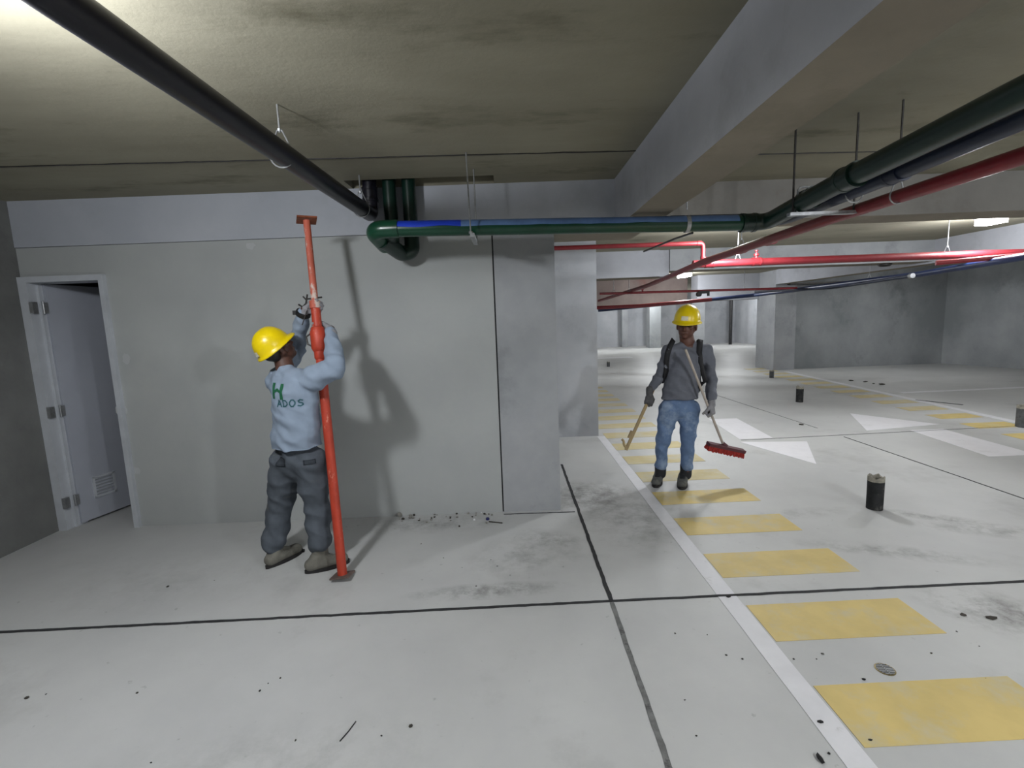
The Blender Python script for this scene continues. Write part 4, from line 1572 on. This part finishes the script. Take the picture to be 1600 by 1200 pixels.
def body2(bm):
    head_shapes(bm, hd2, up2, fr2, 1.10)
    ecap(bm, hd2-up2*.05+V((0, .02, 0)), nk2-V((0, 0, .02)), .060, .068)
    ecap(bm, nk2-V((0, 0, .05)), P2(1074, 575), .075, .12, side2, .72)
    ecap(bm, sL2, sR2, .05, .05)
    ecap(bm, P2(1074, 575), hips, .125, .12, side2, .7)
    ecap(bm, sL2, eL2, .046, .036)
    ecap(bm, eL2, W2L, .035, .025)
    ecap(bm, sR2, eR2, .046, .036)
    ecap(bm, eR2, W2R, .035, .025)
    for h_, k_, a_, t_ in ((hL2, kL2, aL2, toL), (hR2, kR2, aR2, toR)):
        ecap(bm, h_, k_, .075, .050)
        ecap(bm, k_, a_, .048, .034)
        q_ = V((a_.x, a_.y+.02, .062))
        ecap(bm, a_, q_, .030, .026)
        ecap(bm, q_, q_.lerp(V((t_.x, t_.y, .045)), .5), .025, .020)
    hand_shapes(bm, W2L, f2L, n2L, s2L, 0, (60, 95, 60))
    hand_shapes(bm, W2R, f2R, n2R, s2R, 0, (60, 95, 60))


b2 = blob('body', body2, 'skin2', p2, .0055, 3)
face_bits(b2, hd2, up2, fr2, 1.10)


def hair2(bm):
    f_ = (fr2-up2*fr2.dot(up2)).normalized()
    s_ = up2.cross(f_)
    ell(bm, hd2+up2*.034-f_*.020, (f_, s_, up2), (.093, .084, .092))
    ecap(bm, hd2-f_*.05-s_*.03, hd2-f_*.05+s_*.03, .042, .042)


blob('hair', hair2, 'hair', p2, .008, 2)
hard_hat(p2, hd2+up2*.045, up2+fr2*.05, fr2, .124, 'front')


def shirt2(bm):
    ecap(bm, nk2-V((0, 0, .055)), P2(1073, 565), .082, .150, side2, .72)
    ecap(bm, nk2-V((0, 0, .045)), sL2-V((0, 0, .005)), .056, .060)
    ecap(bm, nk2-V((0, 0, .045)), sR2-V((0, 0, .005)), .056, .060)
    ecap(bm, sL2+V((.01, 0, -.010)), sR2+V((-.01, 0, -.010)), .064, .064)
    ecap(bm, P2(1074, 566), P2(1064, 603), .158, .158, side2, .72)
    ecap(bm, P2(1064, 603), P2(1061, 628), .160, .180, side2, .74)
    ecap(bm, sL2, eL2, .064, .052)
    ecap(bm, eL2, W2L-f2L*.02, .054, .038)
    ecap(bm, sR2, eR2, .064, .054)
    ecap(bm, eR2, W2R-f2R*.03, .056, .044)


sh2 = blob('sweatshirt', shirt2, 'shirt_dark', p2, .0085, 5, .013, 9, cut=[(P2(1061, 626, -.15), V((0, 0, -1)))])


def jeans2(bm):
    ecap(bm, P2(1060, 624), hips, .140, .148, side2, .74)
    ecap(bm, hL2, hR2, .104, .104)
    for h_, k_, a_ in ((hL2, kL2, aL2), (hR2, kR2, aR2)):
        ecap(bm, h_, k_, .100, .068)
        ecap(bm, k_, a_+V((0, 0, .06)), .064, .053)
        ecap(bm, a_+V((0, 0, .06)), a_+V((0, 0, .045)), .058, .058)


blob('jeans', jeans2, 'jeans', p2, .0085, 4, .012, 9, mask=lambda p: min(1, max(0, (.90-p.z)/.12)))
boot('boot', p2, hlL, toL, V((aL2.x, aL2.y+.02, .11)), 'boot_grey', upper='boot_upper')
boot('boot', p2, hlR, toR, V((aR2.x, aR2.y+.02, .11)), 'boot_grey', upper='boot_upper')


def gl2(W_, f_, n_, s_, g):
    def b(bm):
        ecap(bm, W_-f_*.035, W_+f_*.01, .034, .031)
        hand_shapes(bm, W_, f_, n_, s_, g, (60, 95, 60))
    return b


tag(blob('glove', gl2(W2L, f2L, n2L, s2L, .003), 'glove_dark', p2, .0042, 2), 'dark work glove')
tag(blob('glove', gl2(W2R, f2R, n2R, s2R, .003), 'glove', p2, .0042, 2), 'pale grey work glove')

# backpack worn by him
bkp = empty('backpack', P2(1073, 590, .2))
tag(bkp, 'black backpack with shoulder straps on the back of the man with the broom', 'backpack')


def bagb(bm):
    ecap(bm, P2(1066, 605, .20), P2(1070, 560, .18), .185, .15, side2, .48)
    ecap(bm, P2(1064, 612, .24), P2(1068, 575, .24), .12, .11, side2, .50)


blob('bag', bagb, 'strap', bkp, .010, 4, .006, 9)
bvh2 = BVHTree.FromPolygons([v.co for v in sh2.data.vertices], [tuple(p.vertices) for p in sh2.data.polygons])
for pts in ([(1052, 531), (1047, 541), (1043, 552), (1041, 565), (1040, 580), (1036, 596)], [(1094, 531), (1093, 540), (1092, 552), (1094, 566), (1097, 580), (1102, 598)]):
    P = []
    for (x, y) in pts:
        l, nn, _, _ = bvh2.ray_cast(V((0, 0, H)), ray(x, y).normalized())
        if l is None:
            l = P2(x, y, -.02)
            nn = V((0, -1, .3))
        P.append((l, nn))
    endp = P[-1][0]+V((.0, .12, -.03))
    seq = []
    for dy in (.17, .12, .07, .03):
        l, nn, _, _ = bvh2.ray_cast(V((P[0][0].x, P[0][0].y+dy, 2.2)), V((0, 0, -1)))
        if l and l.z > 1.2:
            seq.append((l, nn))
    seq = seq+P+[(endp, V((-1 if pts[0][0] < 1070 else 1, -.3, 0)))]
    bm = bmesh.new()
    prev = None
    for i, (l, nn) in enumerate(seq):
        nn = nn.normalized()
        t = (seq[min(i+1, len(seq)-1)][0]-seq[max(i-1, 0)][0]).normalized()
        s_ = t.cross(nn).normalized()*.024
        row = [bm.verts.new(l+nn*.002-s_), bm.verts.new(l+nn*.002+s_), bm.verts.new(l+nn*.014+s_), bm.verts.new(l+nn*.014-s_)]
        if prev:
            bridge(bm, prev, row)
        else:
            bm.faces.new(row[::-1])
        prev = row
    bm.faces.new(prev)
    link('shoulder_strap', bm, 'strap', bkp, True)

# wooden strip with end hook
ws = empty('wooden_batten', st1)
tag(ws, 'thin wooden strip with notched end held low in his left-of-picture hand', 'wood strip')
bu_ = sdir.cross(V((0, 1, 0))).normalized()
bv_ = sdir.cross(bu_).normalized()
bm = bmesh.new()
obox(bm, st0.lerp(st1, .5), bu_, bv_, sdir, .013, .008, (st1-st0).length/2)
link('strip', bm, 'wood', ws, bevel=.002)
bm = bmesh.new()
sg = 1 if (bu_.x*-1 > 0) else -1
nb = -bu_ if bu_.x > 0 else bu_
obox(bm, st1-sdir*.145+nb*.020, nb, bv_, sdir, .014, .010, .035)
link('block', bm, 'wood', ws, bevel=.002)
bm = bmesh.new()
hk = st1-sdir*.02
tube(bm, [hk, hk+nb*.035-sdir*.01, hk+nb*.055-sdir*.045, hk+nb*.075-sdir*.05], .011, 8, .02)
link('hook', bm, 'wood', ws, 'auto')

# broom
bo = empty('push_broom', br1)
tag(bo, 'red push broom with pale handle carried by the walking man', 'broom')
link('handle', TB([br0, br1], .0115, 14), 'broom_handle', bo, 'auto')
bl_, br_ = at(1106, 694, 4.30), at(1162, 706, 4.40)
bdx = (br_-bl_)
BL = bdx.length
bdx.normalize()
bz = V((.05, -.25, 1))
bz = (bz-bdx*bz.dot(bdx)).normalized()
by = bz.cross(bdx).normalized()
bc = bl_.lerp(br_, .5)
bm = bmesh.new()
obox(bm, bc+bz*.006, bdx, by, bz, BL/2, .028, .014)
link('head_block', bm, 'broom_block', bo, bevel=.006)
bm = bmesh.new()
tube(bm, [bc+bz*.015, br1-bdir*.03], .020, 14)
link('socket', bm, 'broom_block', bo, 'auto')
bm = bmesh.new()
for i in range(26):
    for j in range(5):
        b = bc+bdx*((i+.5)/26-.5)*BL*.97+by*((j-2)/2*.022)
        tip = b-bz*(.055+random.uniform(-.006, .004))+by*((j-2)*.005)+bdx*random.uniform(-.006, .006)+bdx*((i/25-.5)*.02)
        tube(bm, [b, b.lerp(tip, .5), tip], .006, 5, radii=[.005, .0075, .006])
tag(link('bristles', bm, 'bristle', bo), None, None, None, 'stuff')
